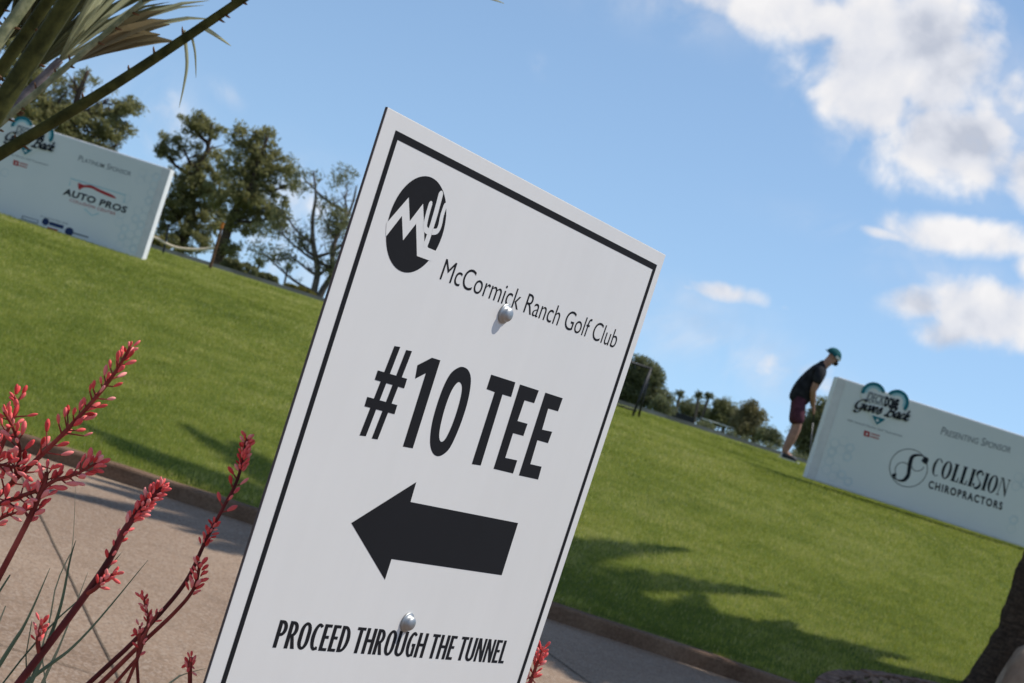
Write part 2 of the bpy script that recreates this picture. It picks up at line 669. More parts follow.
# cart path beyond the crest: a slab with a pale edge
m_path = mottled('cart_path_concrete', (.22, .20, .175), (.36, .33, .30), 2.5, .9, .15)
xs = np.linspace(-40, 40, 81)
vs, fs = [], []
for x in xs:
    y0 = 31.0 + .25 * math.sin(x * .12)
    for (yy, dz_) in ((y0, -.1), (y0, .085), (y0 + 2.3, .085), (y0 + 2.3, -.1)):
        vs.append((x, yy, float(zl(x, y0 + 1)) + dz_))
for q in range(len(xs) - 1):
    for k in range(3):
        fs.append((q * 4 + k, (q + 1) * 4 + k, (q + 1) * 4 + k + 1, q * 4 + k + 1))
tag(MB().add(vs, fs).build('cart_path', m_path), kind='structure')

# grass blades
m, t, b = material('grass_blade', .55, .25)
at_ = t.node('ShaderNodeAttribute', attribute_name='tone')
col = t.ramp(at_.outputs['Fac'], [(0, (.065, .105, .014)), (.40, (.245, .295, .044)), (.72, (.50, .48, .12)), (1, (.70, .62, .30))])
t.put(b.inputs['Base Color'], col)
tr = t.node('ShaderNodeBsdfTranslucent')
t.put(tr.inputs[0], t.mix(.6, col, (.50, .52, .065, 1)))
mx = t.node('ShaderNodeMixShader')
mx.inputs[0].default_value = .34
t.put(mx.inputs[1], b.outputs[0])
t.put(mx.inputs[2], tr.outputs[0])
t.put([q for q in m.node_tree.nodes if q.type == 'OUTPUT_MATERIAL'][0].inputs[0], mx.outputs[0])
GRASS = m


_vn = rng.random((6, 256, 256))


def vnoise(x, y, f, k):
    x, y = x * f + 40.3, y * f + 17.7
    xi, yi = np.floor(x).astype(int), np.floor(y).astype(int)
    fx, fy = x - xi, y - yi
    fx, fy = fx * fx * (3 - 2 * fx), fy * fy * (3 - 2 * fy)
    g = _vn[k]
    a, b, c, d = g[xi % 256, yi % 256], g[(xi + 1) % 256, yi % 256], g[xi % 256, (yi + 1) % 256], g[(xi + 1) % 256, (yi + 1) % 256]
    return (a * (1 - fx) + b * fx) * (1 - fy) + (c * (1 - fx) + d * fx) * fy


def blades(y0, y1, dens, h, w):
    nn = int(dens * (y1 - y0) * (.66 * (y0 + y1) / 2 + 3.2))
    y = rng.uniform(y0, y1, nn)
    hw = .33 * y + 1.6
    x = rng.uniform(-1, 1, nn) * hw
    keep = y > kerb_y(x) + .135 + rng.uniform(-.02, .03, nn)
    inring = (x - RC.x) ** 2 + (y - RC.y) ** 2 < (RR + .05) ** 2
    keep &= ~inring
    x, y = x[keep], y[keep]
    nn = len(x)
    z = zl(x, y)
    z = np.where(y < kerb_y(x) + .3, np.minimum(z, .3), z)
    an = rng.uniform(0, 2 * PI, nn)
    lean = rng.uniform(.1, 1.1, nn)
    la = rng.uniform(0, 2 * PI, nn)
    # clumps: taller, thicker, yellower patches, from low-frequency waves
    pat = (vnoise(x, y, 3.1, 0) + vnoise(x, y, 7.3, 1) * .8 + vnoise(x, y, 15, 2) * .5) / 2.3 * 2 - 1
    big_ = (vnoise(x, y * .8, .45, 3) + vnoise(x, y, 1.15, 4) * .8) / 1.8 * 2 - 1
    hh = h * rng.uniform(.55, 1.2, nn) * (1 + .3 * pat)
    wx, wy = np.cos(an) * w / 2, np.sin(an) * w / 2
    p0 = np.stack([x - wx, y - wy, z - .004], -1)
    p1 = np.stack([x + wx, y + wy, z - .004], -1)
    p2 = np.stack([x + np.cos(la) * lean * hh * .7, y + np.sin(la) * lean * hh * .7, z + hh * np.sqrt(1 - np.clip(lean * .7, 0, .9) ** 2)], -1)
    tone = np.clip(.45 + .42 * pat + .30 * big_ + rng.normal(0, .19, nn), 0, 1)
    dry = rng.random(nn) < .03 + .10 * np.clip(big_ + pat * .5, 0, 1)
    tone = np.where(dry, 1.0, np.minimum(tone, .9))
    return np.stack([p0, p1, p2], 1).reshape(-1, 3), np.repeat(tone, 3)


def fringe():
    nn = 9000
    x = rng.uniform(-5, 6, nn)
    y = kerb_y(x) + .135 + np.abs(rng.normal(0, .02, nn))
    z = np.full(nn, .085)
    h = rng.uniform(.02, .05, nn) * (.5 + vnoise(x, y, 4, 5))
    fwd = rng.uniform(-.8, 1.1, nn)
    sx = rng.normal(0, .5, nn)
    an = rng.uniform(0, PI, nn)
    wx, wy = np.cos(an) * .0022, np.sin(an) * .0022
    v = np.stack([np.stack([x - wx, y - wy, z], -1), np.stack([x + wx, y + wy, z], -1), np.stack([x + sx * h, y - fwd * h * .8, z + h * .8], -1)], 1).reshape(-1, 3)
    return v, np.repeat(np.clip(rng.normal(.5, .25, nn), 0, 1), 3)


parts = [fringe(), blades(11.4, 14, 7000, .030, .0042), blades(14, 18, 4600, .031, .0052), blades(18, 23, 3000, .032, .0068), blades(23, 31, 1900, .034, .009)]
v = np.concatenate([p[0] for p in parts])
tone = np.concatenate([p[1] for p in parts])
me = mesh_np('grass', v, np.arange(len(v)).reshape(-1, 3))
at2 = me.attributes.new('tone', 'FLOAT', 'POINT')
at2.data.foreach_set('value', tone.astype(np.float32))
tag(link('grass', me, GRASS), kind='stuff')


def rep_ground(x, y):
    return float(zl(x, y))

# ------------------------------------------------------------------ lettering
_txt = {}


def text_geo(body, bold=0.0, shear=0.0, space=1.0, caps=1.0):
    """2D outline of a line of text: x runs 0..1 over its length, y 0..1 from baseline to capital height"""
    key = (body, bold, shear, space, caps)
    if key in _txt: return _txt[key]
    c = bpy.data.curves.new('lettering', 'FONT')
    c.body = body
    c.size = 1
    c.offset = bold
    c.shear = shear
    c.space_character = space
    c.resolution_u = 5
    if caps != 1.0:
        c.small_caps_scale = caps
        for i, ch in enumerate(body):
            if ch.islower(): c.body_format[i].use_small_caps = True
    c.fill_mode = 'FRONT'
    o = bpy.data.objects.new('lettering', c)
    COL.objects.link(o)
    bpy.context.view_layer.update()
    me = o.to_mesh()
    v = np.array([(p.co.x, p.co.y) for p in me.vertices])
    f = [tuple(p.vertices) for p in me.polygons]
    o.to_mesh_clear()
    bpy.data.objects.remove(o)
    bpy.data.curves.remove(c)
    cap = .729 * 1.0
    v[:, 0] -= v[:, 0].min()
    v[:, 0] /= v[:, 0].max()
    v[:, 1] /= CAP
    _txt[key] = (v, f)
    return v, f


CAP = 1.0
_v, _ = text_geo('H')
CAP = float(_v[:, 1].max())
_txt.clear()


class Plane:
    """a flat face in the scene: o origin, s to the right, t up, n outwards"""
    def __init__(p, o, s, t):
        p.o, p.s, p.t = Vector(o), Vector(s).normalized(), Vector(t).normalized()
        p.n = p.s.cross(p.t).normalized()
        p.t = p.n.cross(p.s).normalized()

    def hit(p, px, py):
        d = ray(px, py)
        q = EYE + d * ((p.o - EYE).dot(p.n) / d.dot(p.n)) - p.o
        return np.array((q.dot(p.s), q.dot(p.t)))

    def pt(p, a, b, h=0.0):
        return p.o + p.s * float(a) + p.t * float(b) + p.n * h

    def text(p, mb, body, bl, br, tl, h, **kw):
        """text whose baseline runs bl..br and whose capitals reach tl (plane coordinates)"""
        v, f = text_geo(body, **kw)
        bl, br, tl = map(np.array, (bl, br, tl))
        ex, ey = br - bl, tl - bl
        mb.add([p.pt(*(bl + ex * q[0] + ey * q[1]), h) for q in v], f)

    def poly(p, mb, outer, holes=(), h=0.0):
        loops = [[Vector((float(q[0]), float(q[1]), 0)) for q in l] for l in [outer, *holes]]
        tri = tessellate_polygon(loops)
        flat = [q for l in loops for q in l]
        fs = []
        for a, b, c in tri:
            A, B, C = flat[a], flat[b], flat[c]
            fs.append((a, b, c) if (B - A).cross(C - A).z > 0 else (a, c, b))
        mb.add([p.pt(q.x, q.y, h) for q in flat], fs)

    def ribbon(p, mb, pts, w, h=0.0, cap=False, pen=None):
        """a line with width on the face; pen = (angle, thin) gives a broad-nib stroke"""
        pts = [np.array(q, float) for q in pts]
        if cap:
            d = pts[-1] - pts[-2]
            d = d / (np.linalg.norm(d) + 1e-9)
            for k in (.25, .4, .48):
                pts.append(pts[-1] + d * w * .16)
        vs = []
        N = len(pts)
        for i, q in enumerate(pts):
            d = pts[min(i + 1, N - 1)] - pts[max(i - 1, 0)]
            d = d / (np.linalg.norm(d) + 1e-9)
            nn = np.array((-d[1], d[0]))
            ww = w
            if pen: ww = w * (pen[1] + (1 - pen[1]) * abs(d[0] * math.sin(pen[0]) - d[1] * math.cos(pen[0])))
            if cap and i >= N - 3: ww = w * (.92, .7, .3)[i - N + 3]
            vs += [p.pt(*(q - nn * ww / 2), h), p.pt(*(q + nn * ww / 2), h)]
        mb.add(vs, [(2 * i, 2 * i + 2, 2 * i + 3, 2 * i + 1) for i in range(N - 1)])


def ell(cx, cy, rx, ry, n=40, a0=0, a1=2 * PI):
    return [(cx + rx * math.cos(a0 + (a1 - a0) * k / n), cy + ry * math.sin(a0 + (a1 - a0) * k / n)) for k in range(n)]


# ------------------------------------------------------------------ the direction sign
TL3, TR3 = at(388, 107, 1.66), at(666, 255, 2.185)
SP = Plane(TL3, TR3 - TL3, (0, 0, 1))
SW, SH, ST = (TR3 - TL3).length, .79, .0032
base = SP.pt(SW / 2, -SH, -.04)
sign = empty('direction_sign', (base.x, base.y, 0), 0, 'large white tee direction sign with black arrow, standing in the foreground', 'sign')
# the sheet hangs a touch out of square: its sides lean with the post
_l, _r = SP.hit(205.6, 683), SP.hit(525.5, 683)
LEAN = ((_l[0] / -_l[1]) + ((_r[0] - SW) / -_r[1])) / 2
LEAN_L, LEAN_R = _l[0] / -_l[1], (_r[0] - SW) / -_r[1]
mb = MB()
c8 = [SP.pt(a, b, h) for h in (-ST, 0) for a, b in ((0, 0), (SW, 0), (SW + LEAN_R * SH, -SH), (LEAN_L * SH, -SH))]
mb.add(c8, [(0, 1, 2, 3), (7, 6, 5, 4), (0, 4, 5, 1), (1, 5, 6, 2), (2, 6, 7, 3), (3, 7, 4, 0)])
m, t, b = material('sign_vinyl', .42, .35)
co = coords(t)
na = t.noise(co, 3.5, 5, .6)
sx = t.node('ShaderNodeMapping')
t.put(sx.inputs[0], co)
sx.inputs['Scale'].default_value = (30, 30, 3)
nb = t.noise(sx.outputs[0], 1, 4, .6)
g_ = t.m('ADD', t.m('MULTIPLY', na, .6), t.m('MULTIPLY', nb, .4))
t.put(b.inputs['Base Color'], t.ramp(g_, [(.3, (.695, .682, .652)), (.7, (.740, .727, .696))]))
t.put(b.inputs['Roughness'], t.m('ADD', .36, t.m('MULTIPLY', na, .16)))
SIGNW = m
EDGEM = plain('shaded_sign_edge', (.10, .085, .08), .7)  # shade on the sheet's side is put into this dark edge colour
panel = mb.build("sign_panel", SIGNW, sign, bevel=.0008)
panel.data.materials.append(EDGEM)
for pl in panel.data.polygons:
    if abs(pl.normal.dot(SP.n)) < .5: pl.material_index = 1
# black border line
i0 = SP.hit(395.0, 131.6)
i1 = SP.hit(657.5, 263.8)
mL, mR, mT = i0[0], SW - i1[0], -(i0[1] + i1[1]) / 2
mb = MB()
bw = .0072
o_, i_ = (mL, -mT, SW - mR, -SH + mT), (mL + bw, -mT - bw, SW - mR - bw, -SH + mT + bw)
L_, R_ = (lambda x, y: (x - LEAN_L * y, y)), (lambda x, y: (x - LEAN_R * y, y))
SP.poly(mb, [L_(o_[0], o_[3]), R_(o_[2], o_[3]), R_(o_[2], o_[1]), L_(o_[0], o_[1])], [[L_(i_[0], i_[3]), R_(i_[2], i_[3]), R_(i_[2], i_[1]), L_(i_[0], i_[1])]], .00018)
mb.build('border_line', BLACK, panel)
# club emblem
Z7 = lambda x, y: SP.hit(370 + x / 4.88, 160 + y / 4.88)
cen = (Z7(75, 370) + Z7(376, 245) + Z7(270, 80) + Z7(185, 566)) / 4
ry = (Z7(270, 80)[1] - Z7(185, 566)[1]) / 2
rx = ry
print('emblem radii', rx, ry, 'margins', mL, mR, mT)
mb = MB()
SP.poly(mb, ell(cen[0], cen[1], rx, ry, 56), (), .00018)
mb.build('club_emblem', BLACK, panel)
mb = MB()
SP.poly(mb, [Z7(*q) for q in [(79, 308), (188, 182), (193, 298), (258, 213), (263, 330), (264, 395), (283, 428), (327, 446), (297, 493), (228, 468), (224, 310), (160, 392), (155, 272), (76, 374)]], (), .00026)
wz = np.linalg.norm(Z7(330, 300) - Z7(308, 300))
SP.ribbon(mb, spline([Z7(*q) for q in [(266, 425), (285, 372), (318, 265), (344, 168)]], 4), wz, .00032, cap=True)
SP.ribbon(mb, spline([Z7(*q) for q in [(290, 352), (272, 340), (268, 318), (280, 262), (294, 214)]], 4), wz * .8, .00038, cap=True)
SP.ribbon(mb, spline([Z7(*q) for q in [(302, 350), (326, 346), (340, 318), (350, 270), (366, 222)]], 4), wz * .8, .00044, cap=True)
mb.build('emblem_mountain_and_cactus', SIGNW, panel)
# club name
Z4 = lambda x, y: SP.hit(430 + x / 5.12, 250 + y / 5.12)
mb = MB()
SP.text(mb, 'McCormick Ranch Golf Club', Z4(48, 149), Z4(944, 503), Z4(84, 44), .00018, bold=-.004)
mb.build('club_name_lettering', BLACK, panel)
# number and TEE
ZT = lambda x, y: SP.hit(340 + x / 4.267, 330 + y / 4.267)
mb = MB()
for k, q in enumerate([[(232, 68), (257, 72), (110, 453), (83, 450)], [(282, 85), (307, 90), (160, 467), (135, 463)]]):
    SP.poly(mb, [ZT(*a) for a in q], (), .00018)
for q in [[(161, 172), (286, 208), (273, 249), (148, 212)], [(116, 285), (244, 320), (232, 359), (104, 325)]]:
    SP.poly(mb, [ZT(*a) for a in q], (), .00026)
SP.poly(mb, [ZT(*a) for a in [(392, 118), (428, 129), (310, 505), (268, 497), (366, 184), (320, 208), (330, 150)]], (), .00018)
SP.poly(mb, spline([ZT(*a) for a in [(522, 157), (546, 170), (558, 205), (553, 265), (535, 340), (505, 425), (470, 500), (440, 531), (413, 538), (393, 520), (384, 480), (390, 410), (410, 330), (440, 245), (470, 188), (498, 164)]], 4, True),
        [spline([ZT(*a) for a in [(511, 223), (520, 243), (515, 285), (498, 348), (477, 408), (455, 455), (440, 474), (428, 474), (423, 450), (430, 400), (450, 325), (475, 260), (497, 228)]], 4, True)], .00018)
SP.poly(mb, [ZT(*a) for a in [(645, 190), (748, 223), (730, 286), (693, 275), (600, 578), (562, 572), (660, 265), (625, 252)]], (), .00018)
SP.poly(mb, [ZT(*a) for a in [(768, 232), (848, 258), (828, 312), (787, 300), (757, 388), (800, 400), (782, 452), (738, 440), (705, 545), (756, 556), (738, 612), (655, 592)]], (), .00018)
SP.poly(mb, [ZT(*a) for a in [(876, 267), (950, 291), (930, 347), (888, 335), (862, 425), (905, 434), (887, 483), (842, 470), (812, 572), (860, 583), (845, 638), (763, 620)]], (), .00018)
mb.build('hole_number_lettering', BLACK, panel)
mb = MB()
SP.poly(mb, [SP.hit(*q) for q in [(351.2, 523), (416.2, 482), (410.4, 501.9), (518, 523), (501.6, 575.2), (391.4, 559), (384.8, 579.8)]], (), .00018)
mb.build('arrow', BLACK, panel)
Z5 = lambda x, y: SP.hit(260 + x / 3.938, 600 + y / 3.938)
# bold condensed capitals, drawn letter by letter on a 1-high grid
TH, TW = .155, .135     # thickness of stems, of arms


def rr(x0, y0, x1, y1, r, ry_=None, n=6):
    """rounded rectangle, anticlockwise"""
    ry_ = ry_ or r
    out = []
    for cx, cy, a in ((x1 - r, y1 - ry_, 0), (x0 + r, y1 - ry_, 90), (x0 + r, y0 + ry_, 180), (x1 - r, y0 + ry_, 270)):
        for k in range(n + 1):
            an = R(a + 90 * k / n)
            out.append((cx + r * math.cos(an), cy + ry_ * math.sin(an)))
    return out


def bold_glyph(ch):
    s, w = .165, .115
    if ch == 'O': return .50, [(rr(.0, -.01, .50, 1.01, .25, .36), [rr(s, w - .01, .50 - s, 1.01 - w, .085, .26)])]
    if ch == 'D': return .48, [([(0, 0), (0, 1), (.16, 1)] + [(.16 + .32 * math.sin(R(a)) , .5 + .5 * math.cos(R(a))) for a in range(10, 171, 12)] + [(.16, 0)],
                                [[(s, w), (s, 1 - w)] + [(s + .145 * math.sin(R(a)), .5 + (.5 - w) * math.cos(R(a))) for a in range(10, 171, 16)]])]
    if ch in 'PR':
        bowl = [(.17 + .25 * math.sin(R(a)), .71 + .29 * math.cos(R(a))) for a in range(8, 173, 14)]
        hole = [(s, .53), (s, 1 - w)] + [(s + .095 * math.sin(R(a)), .71 + .175 * math.cos(R(a))) for a in range(10, 171, 16)]
        if ch == 'P': return .42, [([(0, 0), (0, 1), (.17, 1)] + bowl + [(s, .42), (s, 0)], [hole])]
        return .46, [([(0, 0), (0, 1), (.17, 1)] + bowl[:-1] + [(.30, .455), (.46, 0), (.29, 0), (.17, .41), (s, .41), (s, 0)], [hole])]
    if ch == 'E': return .36, [([(0, 0), (0, 1), (.35, 1), (.35, 1 - w), (s, 1 - w), (s, .575), (.32, .575), (.32, .46), (s, .46), (s, w), (.36, w), (.36, 0)], [])]
    if ch == 'L': return .34, [([(0, 0), (0, 1), (s, 1), (s, w), (.34, w), (.34, 0)], [])]
    if ch == 'T': return .42, [([(.21 - s / 2, 0), (.21 - s / 2, 1 - w), (0, 1 - w), (0, 1), (.42, 1), (.42, 1 - w), (.21 + s / 2, 1 - w), (.21 + s / 2, 0)], [])]
    if ch == 'H': return .50, [([(0, 0), (0, 1), (s, 1), (s, .575), (.5 - s, .575), (.5 - s, 1), (.5, 1), (.5, 0), (.5 - s, 0), (.5 - s, .455), (s, .455), (s, 0)], [])]
    if ch == 'N': return .50, [([(0, 0), (0, 1), (.17, 1), (.36, .42), (.36, 1), (.5, 1), (.5, 0), (.345, 0), (.14, .62), (.14, 0)], [])]
    if ch == 'U':
        o = [(.25 + .25 * math.cos(R(a)), .26 - .27 * math.sin(R(a))) for a in range(0, 181, 15)]
        i = [(.25 - (.25 - s) * math.cos(R(a)), .25 - .14 * math.sin(R(a))) for a in range(0, 181, 20)]
        return .50, [([(0, 1), (s, 1)] + i + [(.5 - s, 1), (.5, 1)] + o, [])]
    if ch in 'CG':
        o = [(.26 + .26 * math.cos(R(a)), .5 + .51 * math.sin(R(a))) for a in range(52, 309, 12)]
        i = [(.27 + .10 * math.cos(R(a)), .5 + .39 * math.sin(R(a))) for a in range(300, 59, -15)]
        if ch == 'C': return .42, [([(.41, .975), *o, (.41, .02), (.39, .135), *i, (.375, .86)], [])]
        o = [q for q in o if q[0] < .36 or q[1] > .5]
        return .47, [([(.43, .97), *o, (.46, .04), (.46, .54), (.27, .54), (.27, .43), (.315, .43), (.315, .125), *i[1:], (.40, .86)], [])]
    if ch == ' ': return .13, []
    return .3, []


def bold_text(plane, mb, s_, bl, br, tl, h):
    adv, glyphs = 0, []
    for ch in s_:
        w, g = bold_glyph(ch)
        glyphs.append((adv, g))
        adv += w + .062
    adv -= .062
    ex, ey = (br - bl) / adv, tl - bl
    for x0, g in glyphs:
        for outer, holes in g:
            f_ = lambda l: [bl + ex * (x0 + q[0]) + ey * q[1] for q in l]
            plane.poly(mb, f_(outer), [f_(q) for q in holes], h)


mb = MB()
bold_text(SP, mb, 'PROCEED THROUGH THE TUNNEL', Z5(48, 187), Z5(957, 250), Z5(80, 78), .00018)
mb.build('instruction_lettering', BLACK, panel)
# hex-washer screws and the post behind
for (px, py) in ((504, 313.5), (406.5, 622)):
    c = SP.hit(px, py)
    mb = MB()
    nrm = SP.n.to_track_quat('Z', 'Y').to_matrix()
    P = lambda r, h, n=20: [SP.pt(c[0], c[1]) + nrm @ Vector((r * math.cos(2 * PI * k / n), r * math.sin(2 * PI * k / n), h)) for k in range(n)]
    rings = [(.0105, .0003), (.0110, .0016), (.0098, .0024), (.0078, .0026), (.0076, .0060), (.0060, .0078), (.0035, .0086), (.0004, .0088)]
    vs = [q for r_, h_ in rings for q in P(r_, h_)]
    mb.add(vs, [(i * 20 + k, i * 20 + (k + 1) % 20, (i + 1) * 20 + (k + 1) % 20, (i + 1) * 20 + k) for i in range(len(rings) - 1) for k in range(20)])
    mb.build('screw', METAL, sign, smooth=True)
mb = MB()
pc = (SP.hit(504, 313.5)[0] + SP.hit(406.5, 622)[0]) / 2
ax = Matrix((SP.s, SP.n, Vector((0, 0, 1)))).transposed()
top = SP.pt(pc, -.03, -.022)
mb.box((top.x, top.y, (top.z - .3) / 2), (.038, .036, top.z + .3), ax)
mb.build('post', plain('post_timber', (.20, .13, .08), .85), sign, bevel=.003)

# ------------------------------------------------------------------ sponsor boards
CLOTH, t, b = material('printed_fabric', .75, .15)
co = coords(t)
n_a = t.noise(co, .9, 4)
t.put(b.inputs['Base Color'], t.ramp(n_a, [(.3, (.665, .70, .675)), (.7, (.74, .76, .73))]))
CWHITE = plain('white_fabric', (.80, .80, .79), .7)
SEAM = plain('side_fabric', (.66, .66, .64), .75)
TEAL = plain('teal_ink', (.02, .17, .21), .7, .15)
TEALP = plain('pale_teal_ink', (.34, .57, .62), .7, .15)
HONEY = plain('honeycomb_ink', (.62, .685, .685), .75, .15)
GREY = plain('grey_ink', (.22, .24, .25), .7, .15)
DINK = plain('dark_ink', (.018, .022, .028), .7, .15)
RED = plain('red_ink', (.42, .05, .05), .7, .15)
PRED = plain('faded_red_ink', (.48, .22, .20), .7, .15)
NAVY = plain('navy_ink', (.03, .05, .12), .7, .15)

SCRIPT = {  # brush-script strokes, each a list of points on a slanted 1-high grid
    'G': (.95, [[(.88, .80), (.70, .98), (.38, .88), (.12, .50), (.18, .12), (.48, .04), (.72, .30), (.78, .48)], [(.55, .50), (.82, .52), (.78, .20), (.62, -.22), (.32, -.32), (.18, -.16)]]),
    'i': (.34, [[(.04, .10), (.14, .58), (.08, .16), (.18, .02), (.36, .20)], [(.20, .80), (.23, .86)]]),
    'v': (.48, [[(.02, .40), (.12, .58), (.16, .20), (.22, .02), (.42, .40), (.40, .58), (.52, .46)]]),
    'e': (.46, [[(.04, .22), (.30, .36), (.32, .56), (.14, .50), (.06, .20), (.18, .02), (.46, .24)]]),
    's': (.44, [[(.02, .16), (.26, .62), (.30, .40), (.34, .14), (.18, .0), (.06, .10)]]),
    ' ': (.34, []),
    'B': (.88, [[(.42, .92), (.28, .30), (.16, .0), (.02, .10)], [(.14, .78), (.40, .98), (.78, .94), (.72, .62), (.42, .52), (.74, .46), (.74, .12), (.44, -.02), (.26, .10)]]),
    'a': (.52, [[(.42, .50), (.22, .58), (.06, .24), (.16, .02), (.38, .30), (.44, .56), (.36, .12), (.46, .02), (.56, .18)]]),
    'c': (.42, [[(.36, .46), (.26, .58), (.08, .30), (.14, .02), (.42, .22)]]),
    'k': (.54, [[(.24, 1.0), (.10, .30), (.04, .0)], [(.08, .20), (.34, .56), (.36, .38), (.16, .28), (.34, .02), (.54, .18)]]),
}


def script_text(plane, mb, s_, bl, br, h, hgt, pen):
    adv = sum(SCRIPT[c][0] for c in s_)
    ex = (np.array(br) - np.array(bl)) / adv
    ey = np.array((.0, hgt)) + ex * .18
    x0 = 0
    k = 0
    for ch in s_:
        w, st = SCRIPT[ch]
        for q in st:
            plane.ribbon(mb, spline([np.array(bl) + ex * (x0 + a) + ey * b_ for a, b_ in q], 6), pen, h + .0006 * k, pen=(R(35), .30))
            k = (k + 1) % 4
        x0 += w


def heart_outline(cx, cy, w, h, n=48):
    out = []
    for k in range(n):
        a = 2 * PI * k / n
        x = math.sin(a) ** 3
        y = (13 * math.cos(a) - 5 * math.cos(2 * a) - 2 * math.cos(3 * a) - math.cos(4 * a)) / 16
        out.append((cx + x * w / 2, cy + (y + .22) * h / 1.9))
    return out


def didone(plane, mb, s_, bl, br, hgt, h):
    """tall condensed serif capitals with thick stems and hairlines"""
    W_ = {'C': .46, 'O': .52, 'L': .42, 'I': .24, 'S': .40, 'N': .56}
    G_ = {}
    st, hl = .165, .05
    serif = lambda x: [[(x - .05, 0), (x + st + .05, 0), (x + st + .05, hl), (x - .05, hl)], [(x - .05, 1 - hl), (x + st + .05, 1 - hl), (x + st + .05, 1), (x - .05, 1)]]
    stem = lambda x: [[(x, hl), (x + st, hl), (x + st, 1 - hl), (x, 1 - hl)]]
    adv = sum(W_[c] + .06 for c in s_) - .06
    ex = (np.array(br) - np.array(bl)) / adv
    ey = np.array((0, hgt))
    x0 = 0
    f_ = lambda l: [np.array(bl) + ex * (x0 + q[0]) + ey * q[1] for q in l]
    for ch in s_:
        if ch == 'I': polys = [(p, []) for p in stem(.06) + serif(.06)]
        elif ch == 'L': polys = [(p, []) for p in stem(.06) + serif(.06)] + [([(.235, 0), (.42, 0), (.42, .30), (.39, .30), (.36, .06), (.235, hl)], [])]
        elif ch == 'O': polys = [(ell(.26, .5, .26, .515), [ell(.26, .5, .115, .46)])]
        elif ch == 'C': polys = [([(.26 + .26 * math.cos(R(a)), .5 + .515 * math.sin(R(a))) for a in range(50, 311, 10)] + [(.42, .10), (.26 + .10, .07)] + [(.26 + .125 * math.cos(R(a)), .5 + .485 * math.sin(R(a))) for a in range(290, 69, -10)] + [(.42, .78), (.445, .78)], [])]
        elif ch == 'N': polys = [([(.06, hl), (.095, hl), (.095, 1 - hl), (.06, 1 - hl)], []), ([(0, 0), (.16, 0), (.16, hl), (0, hl)], []), ([(.40, 1 - hl), (.56, 1 - hl), (.56, 1), (.40, 1)], []),
                                 ([(.465, 0), (.50, 0), (.50, 1 - hl), (.465, 1 - hl)], []), ([(.0, 1 - hl), (.11, 1 - hl), (.464, 0), (.464, .30), (.17, 1), (.0, 1)], [])]
        else: polys = []
        for o_2, hs_ in polys: plane.poly(mb, f_(o_2), [f_(q) for q in hs_], h)
        if ch == 'S':
            plane.ribbon(mb, [q for q in spline(f_([(.36, .80), (.31, .97), (.18, .985), (.07, .85), (.08, .70), (.20, .54), (.33, .38), (.36, .20), (.26, .03), (.12, .01), (.03, .12), (.02, .24)]), 5)], np.linalg.norm(ex) * .15, h, pen=(R(-48), .22))
        x0 += W_[ch] + .06


def sponsor_board(X0, Yf, Zb, label, BW):
    """a fabric-wrapped box 2.5 m wide; X0 is the left end of its front"""
    BH, BD = 1.225, .26
    root = empty('sponsor_board', (X0 + BW / 2, Yf + BD / 2, Zb), 0, label, 'sponsor board', 'sponsor boards on the lawn')
    mb = MB().box((X0 + BW / 2, Yf + BD / 2, Zb + BH / 2), (BW, BD, BH))
    body = mb.build('board_body', CWHITE, root, bevel=.012)
    pl = Plane((X0, Yf, Zb), (1, 0, 0), (0, 0, 1))
    mb = MB()
    seam = .105
    pl.poly(mb, [(seam, .018), (BW - seam, .018), (BW - seam, BH - .018), (seam, BH - .018)], (), .004)
    mb.build('printed_face', CLOTH, body)
    # wrapped fabric edges
    for a in (.006, BW - seam + .003):
        mb = MB()
        pl.poly(mb, [(a, .014), (a + seam - .009, .014), (a + seam - .009, BH - .014), (a, BH - .014)], (), .003)
        mb.build('fabric_edge', SEAM, body)
    # faint honeycomb towards both ends
    mb = MB()
    r_ = .062
    for i in range(-1, 26):
        for j in range(-1, 13):
            cx, cy = i * r_ * 1.5 + .1, j * r_ * 1.732 + (r_ * .866 if i % 2 else 0)
            for e0 in (seam, BW - seam):
                pass
            d = min(cx - seam, BW - seam - cx)
            if d < .03 or d > .40 or (cx < .62 and cy > .55) or cy < .09 or cy > BH - .09: continue
            if rnd.random() < d * 2.2: continue
            hexa = lambda q: [(cx + q * math.cos(PI / 3 * k), cy + q * math.sin(PI / 3 * k)) for k in range(6)]
            pl.poly(mb, hexa(r_ * .97), [hexa(r_ * rnd.choice((.55, .78, .84, .86)))[::-1]], .0055)
    mb.build('honeycomb_print', HONEY, body)
    print('board', root.name, Zb, [float(zl(X0 + k * BW / 4, Yf)) - Zb for k in range(5)])
    return root, body, pl, BW, BH


